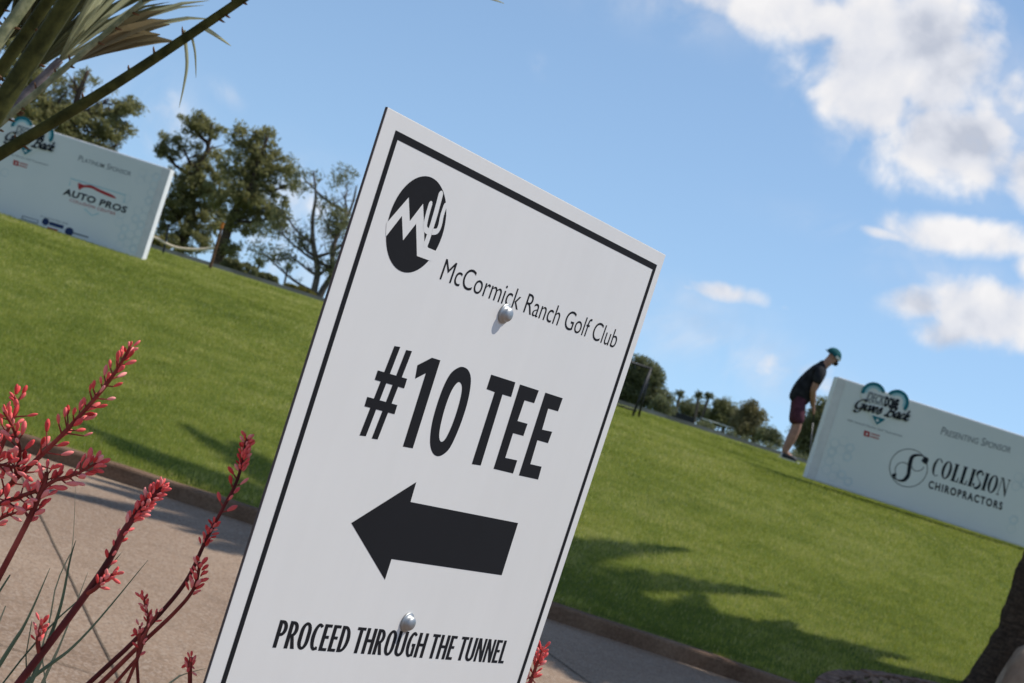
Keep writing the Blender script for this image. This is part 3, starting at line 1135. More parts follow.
def heart_logo(pl, root, body, ref, hit):
    """heart plate standing a little above the board's top edge, with its lettering; hit places a point of the logo on the face"""
    H = lambda x, y: hit(x, y) + ref
    arcs = []
    cl, cr = H(322, 190), H(552, 262)
    s = (H(440, 215) - H(203, 165))[0] / 2
    def arc(c, r0, r1, a0, a1, n=20):
        o = [(c[0] + r0 * math.cos(R(a0 + (a1 - a0) * k / n)), c[1] + r0 * math.sin(R(a0 + (a1 - a0) * k / n))) for k in range(n + 1)]
        i = [(c[0] + r1 * math.cos(R(a1 + (a0 - a1) * k / n)), c[1] + r1 * math.sin(R(a1 + (a0 - a1) * k / n))) for k in range(n + 1)]
        return o + i
    tip = H(357, 486)
    plate = [(cl[0] + s * math.cos(R(a)), cl[1] + s * math.sin(R(a))) for a in range(20, 205, 8)]
    plate = [(cr[0] + s * math.cos(R(a)), cr[1] + s * math.sin(R(a))) for a in range(-25, 161, 8)] + plate
    plate += [(tip[0] - .03, tip[1]), (tip[0] + .03, tip[1])]
    mb = MB()
    n = len(plate)
    tri = tessellate_polygon([[Vector((q[0], q[1], 0)) for q in plate]])
    fs = [(a, b, c) for a, b, c in tri] + [(a + n, c + n, b + n) for a, b, c in tri] + [(k, (k + 1) % n, (k + 1) % n + n, k + n) for k in range(n)]
    mb.add([pl.pt(*q, .012) for q in plate] + [pl.pt(*q, .006) for q in plate], fs)
    hp = mb.build('heart_plate', CLOTH, root)
    mb = MB()
    pl.poly(mb, arc(cl, s, s * .72, 28, 192), (), .014)
    pl.poly(mb, arc(cr, s, s * .72, -30, 152), (), .0144)
    pl.poly(mb, [H(308, 392), H(440, 430), H(420, 450), tip, H(330, 440)], [[H(362, 425), H(345, 440), H(360, 458), H(382, 446)]], .014)
    mb.build('heart_print', TEAL, hp)
    for c_, a_, b_ in ((cl, 40, 185), (cr, -20, 140)):
        mb = MB()
        pl.poly(mb, arc(c_, s * .715, s * .52, a_, b_), (), .014)
        mb.build('heart_inner_print', TEALP, hp)
    mb = MB()
    pl.text(mb, 'DECK', H(258, 243), H(418, 288), H(288, 170), .0165, bold=.03)
    pl.poly(mb, [H(246, 254), H(424, 304), H(444, 216), H(282, 160)], [[H(252, 250), H(286, 168), H(438, 219), H(420, 297)]], .016)
    mb.build('heart_small_lettering', GREY, hp)
    mb = MB()
    pl.text(mb, 'DOME', H(428, 298), H(560, 332), H(446, 214), .0168, bold=.06)
    script_text(pl, mb, 'Gives Back', H(128, 318), H(660, 452), .020, .122, .030)
    mb.build('heart_lettering', DINK, hp)
    mb = MB()
    pl.text(mb, '10th Annual Charity Golf Tournament', H(72, 446), H(605, 606), H(75, 428), .006, bold=.01)
    mb.build('event_lettering', GREY, body)
    mb = MB()
    pl.poly(mb, [H(236, 538), H(292, 556), H(284, 608), H(228, 592)], [[H(254, 562), H(250, 582), H(268, 588), H(272, 568)]], .006)
    mb.build('host_emblem', RED, body)
    for k in range(2):
        mb = MB()
        q0 = np.array((0, -.034 * k))
        pl.poly(mb, [H(302, 562) + q0, H(388, 588) + q0, H(386, 604) + q0, H(300, 578) + q0], (), .006)
        mb.build('host_name_mark', PRED, body)


# right-hand board
Yr = 21.3
c0 = at(806, 478, Yr)
rootR, bodyR, plR, BW, BH = sponsor_board(c0.x, Yr, c0.z, 'white sponsor board with a teal heart and the word COLLISION, right of the golfer', 2.80)
ZH = lambda x, y: plR.hit(840 + x / 9.76, 375 + y / 9.76)
heart_logo(plR, rootR, bodyR, np.zeros(2), ZH)
ZR = lambda x, y: plR.hit(880 + x / 6.833, 420 + y / 6.833)
mb = MB()
plR.text(mb, 'Presenting Sponsor', ZR(412, 97), ZR(888, 226), ZR(428, 46), .006, caps=.74, bold=.006)
mb.build('presenting_lettering', GREY, bodyR)
mb = MB()
cc = (ZR(55, 330) + ZR(333, 325)) / 2
rad = (ZR(333, 325)[0] - ZR(55, 330)[0]) / 2
plR.poly(mb, ell(cc[0], cc[1], rad, rad, 48), [ell(cc[0], cc[1], rad * .965, rad * .965, 48)], .006)
plR.ribbon(mb, spline([ZR(*q) for q in [(305, 298), (318, 262), (270, 240), (225, 248), (205, 290), (198, 340), (190, 380), (160, 412), (115, 408), (92, 380), (108, 372)]], 6), rad * .20, .0065, pen=(R(-10), .22))
plR.ribbon(mb, spline([ZR(*q) for q in [(215, 262), (205, 310), (192, 372), (178, 400)]], 5), rad * .17, .007)
plR.ribbon(mb, spline([ZR(*q) for q in [(300, 320), (275, 345), (235, 345), (212, 318), (160, 290), (118, 305), (102, 345), (112, 375)]], 6), rad * .035, .0062)
plR.ribbon(mb, spline([ZR(*q) for q in [(288, 285), (306, 262), (318, 266)]], 4), rad * .14, .0075)
mb.build('sponsor_emblem', DINK, bodyR)
mb = MB()
didone(plR, mb, 'COLLISION', ZR(343, 372), ZR(858, 528), .205, .006)
bl, br, tl = ZR(328, 462), ZR(832, 614), ZR(336, 414)
plR.text(mb, 'CHIROPRACTORS', bl, br, tl, .006, bold=.034, space=1.3)
mb.build('sponsor_lettering', DINK, bodyR)

# left-hand board
Yl = 23.6
c1 = at(147, 262, Yl)
rootL, bodyL, plL, BW, BH = sponsor_board(c1.x - 2.55, Yl, at(139.5, 259.4, Yl).z - .005, 'white sponsor board with a car outline and the words AUTO PROS, below the pine', 2.48)
hl_ = plL.hit(110 / 10.5, 110 + 180 / 10.5) - ZH(203, 165)
print('heart shift', hl_)
heart_logo(plL, rootL, bodyL, np.array((hl_[0], 0.0)), ZH)
ZL = lambda x, y: plL.hit(x / 5.256, 140 + y / 5.256)
mb = MB()
plL.text(mb, 'Platinum Sponsor', ZL(410, 108), ZL(686, 190), ZL(420, 80), .006, caps=.74, bold=.006)
mb.build('sponsor_level_lettering', GREY, bodyL)
mb = MB()
plL.text(mb, 'AUTO PROS', ZL(330, 284), ZL(660, 384), ZL(342, 254), .0065, bold=.035, space=1.08)
mb.build('sponsor_lettering', DINK, bodyL)
mb = MB()
plL.ribbon(mb, [ZL(*q) for q in [(366, 240), (372, 202), (660, 290), (652, 330)]], .012, .006)
plL.ribbon(mb, [ZL(*q) for q in [(445, 362), (485, 398), (520, 385)]], .012, .006)
mb.build('shield_outline', TEALP, bodyL)
mb = MB()
plL.poly(mb, spline([ZL(*q) for q in [(412, 226), (440, 236), (480, 238), (530, 262), (590, 288), (610, 308), (570, 296), (520, 274), (480, 254), (440, 250), (416, 262)]], 4, True), (), .0062)
mb.build('car_outline', RED, bodyL)
mb = MB()
plL.text(mb, 'COLLISION CENTER', ZL(366, 322), ZL(606, 396), ZL(370, 308), .006, bold=.01, space=1.15)
mb.build('subtitle_lettering', RED, bodyL)
mb = MB()
plL.text(mb, 'In partnership with', ZL(214, 404), ZL(356, 446), ZL(217, 394), .006)
mb.build('partner_lettering', GREY, bodyL)
mb = MB()
plL.poly(mb, ell(*ZL(240, 430), .045, .045, 20), (), .006)
plL.poly(mb, ell(*ZL(364, 482), .055, .055, 20), (), .006)
plL.poly(mb, [ZL(*q) for q in [(262, 428), (336, 450), (332, 468), (258, 446)]], (), .006)
mb.build('partner_emblem', NAVY, bodyL)
mb = MB()
plL.poly(mb, [ZL(*q) for q in [(385, 484), (466, 508), (464, 516), (383, 492)]], (), .006)
plL.poly(mb, [ZL(*q) for q in [(118, 396), (204, 422), (198, 442), (112, 416)]], [[ZL(*q) for q in [(122, 402), (118, 412), (196, 436), (199, 424)]]], .006)
mb.build('partner_name_mark', GREY, bodyL)
mb = MB()
plL.poly(mb, [ZL(*q) for q in [(250, 456), (305, 472), (302, 484), (247, 468)]], (), .006)
mb.build('partner_banner', RED, bodyL)

# ------------------------------------------------------------------ trees and shrubs
BARK = mottled('pine_bark', (.045, .032, .024), (.13, .095, .07), 14, .9, .1, .5)
BARKG = mottled('grey_bark', (.06, .050, .042), (.17, .145, .12), 14, .9, .1, .5)
PINE_L = leafy('pine_needles', (.085, .095, .036), (.30, .285, .12), .8, .42)
OLIVE_L = leafy('olive_leaves', (.085, .095, .042), (.22, .22, .10), .8, .38)
DARK_L = leafy('dark_leaves', (.065, .080, .038), (.19, .20, .10), .8, .38)
BROWN_L = leafy('tawny_leaves', (.10, .095, .042), (.25, .22, .105), .6, .3)
YEL_L = leafy('yellow_green_leaves', (.09, .09, .02), (.24, .21, .05), .8, .35)
PALM_L = leafy('palm_leaves', (.03, .042, .012), (.09, .11, .03), .8, .25)


def leaf_cloud(centers, radii, per, size, seed, flat=.75, aspect=.26):
    """leaf-sized faces scattered in clumps; denser towards each clump's middle"""
    g = np.random.default_rng(seed)
    C = np.repeat(np.array(centers, float), per, axis=0)
    Rr = np.repeat(np.array(radii, float), per)
    n = len(C)
    d = g.normal(size=(n, 3))
    d /= np.linalg.norm(d, axis=1)[:, None] + 1e-9
    r = g.random(n) ** .45
    P = C + d * (Rr * r)[:, None] * np.array((1, 1, flat))
    a = g.normal(size=(n, 3))
    a /= np.linalg.norm(a, axis=1)[:, None]
    b = np.cross(a, g.normal(size=(n, 3)))
    b /= np.linalg.norm(b, axis=1)[:, None] + 1e-9
    s = size * g.uniform(.6, 1.3, n)[:, None]
    v = np.stack([P - a * s * .5, P + b * s * aspect * .5, P + a * s * .5, P - b * s * aspect * .5], 1).reshape(-1, 3)
    return v, np.arange(n * 4).reshape(-1, 4)


def tree(name, label, cat, bx, by, lobes, trunk_r, leafm, barkm, seed, per=70, leaf=.16, clump=.42, nclump=1.0, group=None, forks=1, bare=0, zb=None, lean=0.0, gap=.0):
    """bx, by: foot; lobes: crown masses (dx, dz, rx, rz) in metres from the foot"""
    g = random.Random(seed)
    zb = float(zl(bx, by)) if zb is None else zb
    root = empty(name, (bx, by, zb), 0, label, cat, group)
    cen, rad = [], []
    mb = MB()
    top = max(l[1] + l[3] * .5 for l in lobes)
    mx_ = sum(l[0] * l[2] for l in lobes) / sum(l[2] for l in lobes)
    stems = []
    for k in range(forks):
        off = (k - (forks - 1) / 2) * .9
        pts = [(0 + off * .12, 0, -.3)] + [(mx_ * (q / 6) ** 1.4 * .8 + off * (q / 6) * 1.0 + g.uniform(-.08, .08) * (q > 0) + lean * q / 6, off * .3 * q / 6 + g.uniform(-.15, .15) * (q > 0), top * q / 6) for q in range(1, 7)]
        sp_ = spline(pts, 4)
        stems.append(sp_)
        mb.tube([Vector(q) for q in sp_], [trunk_r / (1 + .35 * (forks - 1)) * (1.12 - .95 * i / len(sp_)) for i in range(len(sp_))], 7)
    for (dx_, dz_, rx_, rz_) in lobes:
        n = max(4, int(nclump * 26 * (rx_ * rx_ * rz_) ** .62))
        dyc = g.uniform(-.35, .35) * rx_
        for _ in range(n):
            while True:
                u = [g.uniform(-1, 1) for _ in range(3)]
                l2 = sum(q * q for q in u)
                if .12 < l2 < 1: break
            p = (dx_ + u[0] * rx_, dyc + u[1] * rx_ * .85, dz_ + u[2] * rz_)
            if noise.noise(Vector(p) * .9 + Vector((seed, 0, 0))) < -.35 + gap: continue
            cen.append(p)
            rad.append(clump * g.uniform(.6, 1.25))
        # a limb for the lobe with twigs
        st = stems[g.randrange(len(stems))]
        zi = max(0, min(len(st) - 2, int(len(st) * max(.15, (dz_ - rz_ * .7 - abs(dx_ - mx_) * .4) / top))))
        a = Vector(st[zi])
        e = Vector((dx_, dyc, dz_))
        mid = a.lerp(e, .5) + Vector((g.uniform(-.1, .1), g.uniform(-.1, .1), -.08 * (e - a).length))
        rr_ = trunk_r * .42
        mb.tube([Vector(q) for q in spline([a, mid, e], 5)], [rr_ * (1 - .75 * q / 10) for q in range(11)], 5)
        for _ in range(4 + bare * 4):
            k = g.uniform(.35, 1)
            b0 = Vector(spline([a, mid, e], 5)[min(10, int(k * 10))])
            an = g.uniform(0, 6.28)
            L = g.uniform(.6, 1.15) * rx_
            b1 = b0 + Vector((math.cos(an) * L * .8, math.sin(an) * L * .5, g.uniform(.1, .9) * L))
            bm_ = b0.lerp(b1, .5) + Vector((g.uniform(-.1, .1), 0, g.uniform(-.08, .08))) * L
            mb.tube([b0, bm_, b1], [rr_ * .35, rr_ * .22, rr_ * .08], 4)
            if bare:
                for _ in range(3):
                    c0_ = bm_.lerp(b1, g.random())
                    mb.tube([c0_, c0_ + Vector((g.uniform(-.4, .4), g.uniform(-.3, .3), g.uniform(.1, .5))) * L], [rr_ * .14, rr_ * .05], 3)
    mb.build('trunk', barkm, root, smooth=True, world=False)
    v, f = leaf_cloud(cen, rad, per, leaf, seed)
    link('crown', mesh_np('crown', v, f), leafm, root, world=False)
    return root


def px_tree(name, label, cat, foot, Y, blobs, **kw):
    """lobes given as (x, y, half width, half height) as they look from the photograph's place"""
    p = at(*foot, Y)
    k = Y / FPX
    zb = kw.pop('zb', None)
    zb = float(zl(p.x, Y)) if zb is None else zb
    lob = []
    gr = 1.08 if p.x > 0 else 1.0
    for (x, y, a, b) in blobs:
        q = at(x, y - (2 if p.x > 0 else 0), Y)
        lob.append((q.x - p.x, q.z - zb, a * k * gr, b * k * gr))
    return tree(name, label, cat, p.x, Y, lob, zb=zb, **kw)


G_T = 'trees beyond the lawn'
px_tree('pine_tree', 'large pine spreading behind the AUTO PROS board at the left edge', 'tree', (55, 215), 46,
        [(35, 95, 40, 24), (75, 85, 30, 20), (110, 100, 28, 15), (60, 125, 45, 22), (105, 125, 28, 14), (20, 130, 40, 30), (130, 105, 16, 9), (85, 150, 32, 14), (120, 145, 18, 8), (15, 60, 40, 24), (70, 170, 40, 16)],
        trunk_r=.22, leafm=PINE_L, barkm=BARK, seed=3, per=52, leaf=.13, clump=.20, nclump=5.6, gap=.10, group=G_T)
px_tree('pine_tree', 'dense dark pine just right of the AUTO PROS board, behind the rope', 'tree', (175, 262), 48,
        [(195, 125, 17, 14), (185, 150, 28, 16), (212, 145, 20, 20), (180, 175, 24, 18), (205, 180, 30, 22), (170, 205, 24, 20), (195, 215, 30, 20), (185, 238, 26, 16), (165, 152, 9, 6)],
        trunk_r=.16, leafm=PINE_L, barkm=BARK, seed=5, per=52, leaf=.13, clump=.19, nclump=6.4, gap=.08, group=G_T)
px_tree('pine_tree', 'broad olive green pine behind the orange-tipped stake', 'tree', (215, 270), 45,
        [(240, 135, 12, 12), (262, 145, 18, 18), (245, 165, 26, 20), (268, 170, 16, 16), (235, 195, 28, 22), (260, 200, 28, 18), (282, 168, 14, 12), (245, 222, 20, 12), (276, 218, 14, 8), (228, 248, 14, 9), (290, 185, 8, 8)],
        trunk_r=.15, leafm=PINE_L, barkm=BARK, seed=8, per=50, leaf=.13, clump=.19, nclump=5.6, gap=.10, group=G_T)
px_tree('sparse_tree', 'thin half-bare tree with crooked twin trunks against the left edge of the white sign', 'tree', (318, 302), 40,
        [(303, 178, 15, 14), (285, 215, 14, 10), (275, 228, 20, 9), (262, 252, 16, 10), (300, 240, 16, 10), (345, 195, 24, 26), (330, 215, 20, 22), (350, 235, 24, 22), (335, 262, 20, 16), (290, 255, 12, 8)],
        trunk_r=.11, leafm=OLIVE_L, barkm=BARKG, seed=13, per=34, leaf=.11, clump=.24, nclump=4.6, forks=2, bare=1, gap=.12, group=G_T)
# right of the sign
px_tree('leafy_tree', 'tall rounded dark tree behind the black bag stand', 'tree', (637, 425), 120,
        [(642, 372, 14, 12), (652, 382, 12, 12), (632, 385, 14, 14), (642, 398, 18, 14), (657, 402, 11, 10), (622, 400, 14, 12)],
        trunk_r=.3, leafm=DARK_L, barkm=BARKG, seed=21, per=70, leaf=.3, clump=.6, nclump=2.2, group=G_T)
px_tree('leafy_tree', 'low dark bush-like tree to the right of the bag stand, before the small palms', 'tree', (667, 425), 112,
        [(661, 405, 7, 7), (666, 411, 7, 6)], trunk_r=.15, leafm=DARK_L, barkm=BARKG, seed=22, per=70, leaf=.28, clump=.5, nclump=2.2, group=G_T)
px_tree('leafy_tree', 'small dark tree right beside the dark-roofed golf cart', 'tree', (690, 430), 160,
        [(688, 408, 7, 6), (697, 410, 7, 7), (686, 416, 8, 5), (704, 418, 7, 6)], trunk_r=.2, leafm=DARK_L, barkm=BARKG, seed=23, per=60, leaf=.35, clump=.7, nclump=1.6, group=G_T)
px_tree('leafy_tree', 'rounded grey-green tree behind the white-roofed golf carts', 'tree', (722, 440), 150,
        [(722, 408, 7, 6), (716, 414, 8, 6), (729, 416, 10, 8), (720, 422, 12, 7), (735, 420, 8, 7)], trunk_r=.22, leafm=OLIVE_L, barkm=BARKG, seed=24, per=60, leaf=.34, clump=.7, nclump=1.7, group=G_T)
px_tree('leafy_tree', 'muted tawny tree with a ragged top left of the golfer', 'tree', (752, 448), 140,
        [(748, 410, 5, 5), (752, 408, 3, 4), (747, 418, 8, 7), (756, 420, 8, 8), (742, 426, 9, 7), (755, 432, 9, 8), (743, 434, 9, 6)], trunk_r=.22, leafm=BROWN_L, barkm=BARKG, seed=25, per=60, leaf=.32, clump=.65, nclump=1.8, group=G_T)
px_tree('leafy_tree', 'small dark green tree by the golfer, left of his shins', 'tree', (770, 452), 135,
        [(771, 437, 7, 6), (764, 438, 6, 6), (776, 444, 6, 4)], trunk_r=.16, leafm=DARK_L, barkm=BARKG, seed=26, per=60, leaf=.3, clump=.6, nclump=1.8, group=G_T)
px_tree('leafy_tree', 'grey-green tree rising between the golfer and the COLLISION board', 'tree', (812, 470), 90,
        [(822, 410, 9, 8), (814, 420, 12, 10), (826, 425, 10, 12), (808, 436, 14, 10), (820, 442, 16, 12), (802, 448, 10, 9), (832, 445, 8, 12), (812, 455, 14, 7)],
        trunk_r=.22, leafm=OLIVE_L, barkm=BARKG, seed=27, per=70, leaf=.21, clump=.42, nclump=2.6, group=G_T)
# low shrubs along the far edge of the lawn
G_S = 'low shrubs past the crest'
for (x, y, a, b, Y, mt_, sd, lab) in [(240, 268, 16, 6, 37, OLIVE_L, 31, 'low olive shrub mound at the foot of the pine beside the stake'),
                                      (268, 279, 9, 4, 38, OLIVE_L, 32, 'small olive shrub mound right of the stake, second from the pine'),
                                      (300, 291, 16, 3.2, 38, YEL_L, 33, 'low yellow-green hedge mound in the gap left of the half-bare tree'),
                                      (158, 247, 10, 9, 35, YEL_L, 34, 'yellow-green shrub at the right end of the AUTO PROS board'),
                                      (705, 427, 7, 3.5, 70, OLIVE_L, 35, 'low olive shrub between the dark-roofed and the white-roofed golf carts')]:
    c = at(x, y, Y)
    k = Y / FPX
    o = empty('shrub', (c.x, Y, float(zl(c.x, Y))), 0, lab, 'shrub', G_S)
    g = random.Random(sd)
    cen = []
    for _ in range(50):
        u = g.uniform(-1, 1)
        cen.append((u * a * k, g.uniform(-.5, .5) * a * k, (c.z - o.location.z) + g.uniform(-1.4, 1) * b * k * math.sqrt(1 - u * u * .8)))
    v, f = leaf_cloud(cen, [b * k * .55] * 50, 90, .0026 * Y, sd)
    link('foliage', mesh_np('foliage', v, f), mt_, o, world=False)
    mb = MB()
    for q in range(5):
        mb.tube([(g.uniform(-.1, .1), 0, -.2), (g.uniform(-.6, .6) * a * k, g.uniform(-.2, .2), (c.z - o.location.z))], [.02, .008], 5)
    mb.build('stem', BARKG, o, world=False)


# clipped hedge that closes the view under the far trees on the right
hx0, hx1, HY = at(700, 424, 60), at(850, 472, 60), 60
hz = float(zl(hx0.x, HY))
hd = empty('hedge', ((hx0.x + hx1.x) / 2, HY, hz), 0, 'long low dark hedge under the far trees on both sides of the golfer', 'hedge')
g = random.Random(55)
cen = [(g.uniform(-.5, .5) * (hx1.x - hx0.x), g.uniform(-.3, .3), g.uniform(0, hx0.z + .02 - hz)) for _ in range(420)]
v, f = leaf_cloud(cen, [.22] * len(cen), 60, .13, 55)
link('foliage', mesh_np('foliage', v, f), DARK_L, hd, world=False)
mb = MB()
for q in range(14):
    x = (q / 13 - .5) * (hx1.x - hx0.x)
    mb.tube([(x, 0, -.1), (x + g.uniform(-.1, .1), 0, .8)], [.03, .012], 5)
mb.build('stem', BARKG, hd, world=False)


# ------------------------------------------------------------------ palms
def far_palm(label, foot, top, Y, rpx, seed, leafm=None):
    g = random.Random(seed)
    a, b = at(*foot, Y), at(*top, Y)
    zb = float(zl(a.x, Y))
    k = Y / FPX
    root = empty('palm_tree', (a.x, Y, zb), 0, label, 'palm tree', 'small palms far beyond the lawn')
    h = b.z - zb
    dx_ = b.x - a.x
    mb = MB()
    mb.tube([(0, 0, -.2), (dx_ * .3, 0, h * .5), (dx_, 0, h)], [.16, .12, .11], 7)
    mb.build('trunk', BARKG, root, world=False)
    Rl = rpx * k
    cen, rad = [], []
    for q in range(26):
        az, el = g.uniform(0, 2 * PI), g.uniform(-.75, 1.2)
        for f_ in (.25, .5, .78):
            cen.append((dx_ + math.cos(az) * math.cos(el) * Rl * f_, math.sin(az) * math.cos(el) * Rl * f_, h + math.sin(el) * Rl * f_ - .25 * Rl * f_ * f_))
            rad.append(Rl * (.16 + .10 * f_))
    v, f = leaf_cloud(cen, rad, 16, Rl * .34, seed, .8, .22)
    link('crown', mesh_np('crown', v, f), leafm or DARK_L, root, world=False)


far_palm('short palm standing left of the dark-roofed golf cart, beside the low dark tree', (672, 425), (680, 394), 150, 6.5, 41)
far_palm('taller palm with a bushy head behind the dark-roofed golf cart', (692, 430), (699, 394), 155, 6, 42)
far_palm('slim palm leaning at the right of the bushy-headed palm', (698, 430), (709, 396), 150, 6, 43)
far_palm('tiny palm in the sky gap between the olive pine and the half-bare tree', (253, 285), (260, 262), 170, 7, 44)
far_palm('tiny palm low in the gap, nearer to the half-bare tree', (283, 292), (288, 267), 180, 6, 45)

# the big palm whose trunk stands at the right edge; its crown is above the frame and throws the shadow on the lawn
m, t, b = material('palm_trunk', .95, .08)
co = coords(t)
mp = t.node('ShaderNodeMapping')
t.put(mp.inputs[0], co)
mp.inputs['Scale'].default_value = (6, 6, 26)
n_a = t.noise(mp.outputs[0], 1.6, 6, .65, .4)
n_b = t.noise(co, 40, 4, .6)
t.put(b.inputs['Base Color'], t.ramp(t.m('ADD', t.m('MULTIPLY', n_a, .6), t.m('MULTIPLY', n_b, .4)), [(.35, (.025, .018, .013)), (.62, (.11, .075, .052)), (.75, (.19, .14, .10))]))
bump(t, b, n_a, .9, .03)
PTRUNK = m
PX, PY = 4.13, 13.0
pz = float(zl(PX, PY))
palm = empty('date_palm', (PX, PY, pz), 0, 'dark rough palm trunk rising at the right edge of the lawn', 'palm tree')
PH = 6.15
vs, fs = [], []
nr, nk = 150, 32
for i in range(nr + 1):
    z = -.3 + (PH + .3) * i / nr
    base_r = .245 + .17 * math.exp(-max(z + .05, 0) / .28) - .004 * z
    for k in range(nk):
        an = 2 * PI * k / nk
        q = noise.noise(Vector((math.cos(an) * 2.2, math.sin(an) * 2.2, z * 7))) * .022 + noise.noise(Vector((math.cos(an) * 6, math.sin(an) * 6, z * 16))) * .012
        dia = .012 * abs(math.sin(an * 8 + z * 11)) * abs(math.sin(an * 8 - z * 11))
        r = base_r + q + dia
        vs.append((r * math.cos(an) + .03 * z * .2, r * math.sin(an), z))
for i in range(nr):
    for k in range(nk):
        k2 = (k + 1) % nk
        fs.append((i * nk + k, i * nk + k2, (i + 1) * nk + k2, (i + 1) * nk + k))
MB().add(vs, fs).build('trunk', PTRUNK, palm, smooth=True, world=False)


def frond_mesh(L, droop, seed):
    g = random.Random(seed)
    mb = MB()
    pts = [Vector((L * q / 14 * (1 - .10 * q / 14), 0, .30 * L * (q / 14) * (1 - q / 14) * 1.1 - droop * L * (q / 14) ** 2)) for q in range(15)]
    mb.tube(pts, [.03 * (1 - .85 * q / 14) for q in range(15)], 5)
    n = 58
    for s_ in (-1, 1):
        for k in range(n):
            q = .14 + .86 * k / (n - 1)
            i = min(13, int(q * 14))
            p = pts[i].lerp(pts[i + 1], q * 14 - i)
            d = (pts[i + 1] - pts[i]).normalized()
            l = L * (.135 * math.sin(PI * min(1, .18 + q * .82)) + .045) * g.uniform(.85, 1.1)
            e = d * l * (.55 + .35 * q) + Vector((0, s_, 0)) * l * (.75 - .3 * q) + Vector((0, 0, g.uniform(-.1, .22) * l))
            w = d * .040
            mb.add([p - w, p + w, p + e * .55 + w * .9, p + e, p + e * .55 - w * .9], [(0, 1, 2, 3, 4)])
    return mb.mesh('frond')


fm = [frond_mesh(3.0, .16, 1), frond_mesh(2.9, .30, 2), frond_mesh(2.5, .12, 3)]
for me in fm: me.materials.append(PALM_L)
for k in range(30):
    ring = 0 if k < 15 else (1 if k < 24 else 2)
    o = bpy.data.objects.new('frond', fm[ring])
    COL.objects.link(o)
    o.parent = palm
    az = [k * 2 * PI / 15 + .12, k * 2 * PI / 9 + .3, k * 2 * PI / 6][ring] + rnd.uniform(-.13, .13)
    el = [R(6), R(36), R(64)][ring] + rnd.uniform(-.12, .12)
    o.location = (.18 + .1 * math.cos(az), .1 * math.sin(az), PH - .05 + .12 * ring)
    o.rotation_euler = (rnd.uniform(-.2, .2), -el, az)

# a second palm wholly to the right of the picture: its crown shades the strip along the kerb
q0_ = (4.95, 12.15)
palm2 = empty('date_palm', (q0_[0], q0_[1], .02), 0, 'shorter bushy palm out of sight right of the boulder, shading the kerb', 'palm tree')
tr2 = bpy.data.objects.new('trunk', [c_ for c_ in palm.children if c_.name.startswith('trunk')][0].data)
COL.objects.link(tr2)
tr2.parent = palm2
tr2.scale = (.8, .8, .80)
for k in range(44):
    ring = k % 4
    o = bpy.data.objects.new('frond', fm[2])
    COL.objects.link(o)
    o.parent = palm2
    az = k * 2.39996 + .4
    o.scale = (.80, .95, .85)
    o.location = (.14 * math.cos(az), .14 * math.sin(az), 4.9 + .1 * ring)
    o.rotation_euler = (rnd.uniform(-.2, .2), -[R(2), R(18), R(38), R(62)][ring], az)

# boulder by the trunk
m, t, b = material('sandstone', .9, .15)
co = coords(t)
n_a = t.noise(co, 5, 7, .6)
t.put(b.inputs['Base Color'], t.ramp(n_a, [(.3, (.20, .13, .085)), (.7, (.42, .31, .22))]))
bump(t, b, n_a, .5, .03)
c = at(1046, 692, 12.1)
o = bmesh.new()
bmesh.ops.create_icosphere(o, subdivisions=4, radius=1)
for q in o.verts:
    d = q.co.normalized()
    f_ = 1 + .22 * noise.noise(d * 1.6 + Vector((5, 1, 2))) + .05 * noise.noise(d * 5)
    mxx = max(abs(d.x), abs(d.y), abs(d.z))
    f_ *= .8 + .3 * (1 - mxx) + .1
    q.co = Vector((d.x * .29 * f_, d.y * .25 * f_, d.z * .29 * f_))
me = bpy.data.meshes.new('boulder')
o.to_mesh(me)
o.free()
bo = link('boulder', me, m, None, smooth=True)
bo.location = (c.x, 12.3, c.z + .0)
tag(bo, 'tan sandstone boulder in front of the palm trunk at the bottom right corner', 'rock')


# the fan palm whose thorny leaf stalks hang into the top left corner
FPY = 3.9
STALK = mottled('leaf_stalk', (.030, .034, .009), (.080, .082, .022), 30, .6, .1, .1)  # kept dark: shade under the stalks is put into the colour
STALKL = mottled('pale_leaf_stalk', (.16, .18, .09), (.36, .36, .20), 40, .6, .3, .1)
STALKG = mottled('grey_leaf_base', (.10, .085, .085), (.26, .22, .21), 25, .85, .2, .3)
THORN = plain('thorn', (.16, .075, .03), .6)
FAN_L = leafy('fan_leaf', (.10, .11, .045), (.50, .51, .33), 6, .5, .45)  # pale end of the tones stands for sun coming through the leaf
FAN_B = leafy('dry_fan_leaf', (.13, .11, .055), (.26, .215, .12), 6, .22, .6)
crown = at(-70, 196, FPY)
fan = empty('fan_palm', (crown.x, crown.y, -.05), 0, 'fan palm with thorny green leaf stalks reaching into the top left corner', 'palm tree')
mb = MB()
mb.tube([(crown.x, crown.y, -.05), (crown.x, crown.y, .6), (crown.x, crown.y, crown.z + .06)], [.17, .15, .13], 14)
mb.build('trunk', PTRUNK, fan, smooth=True)


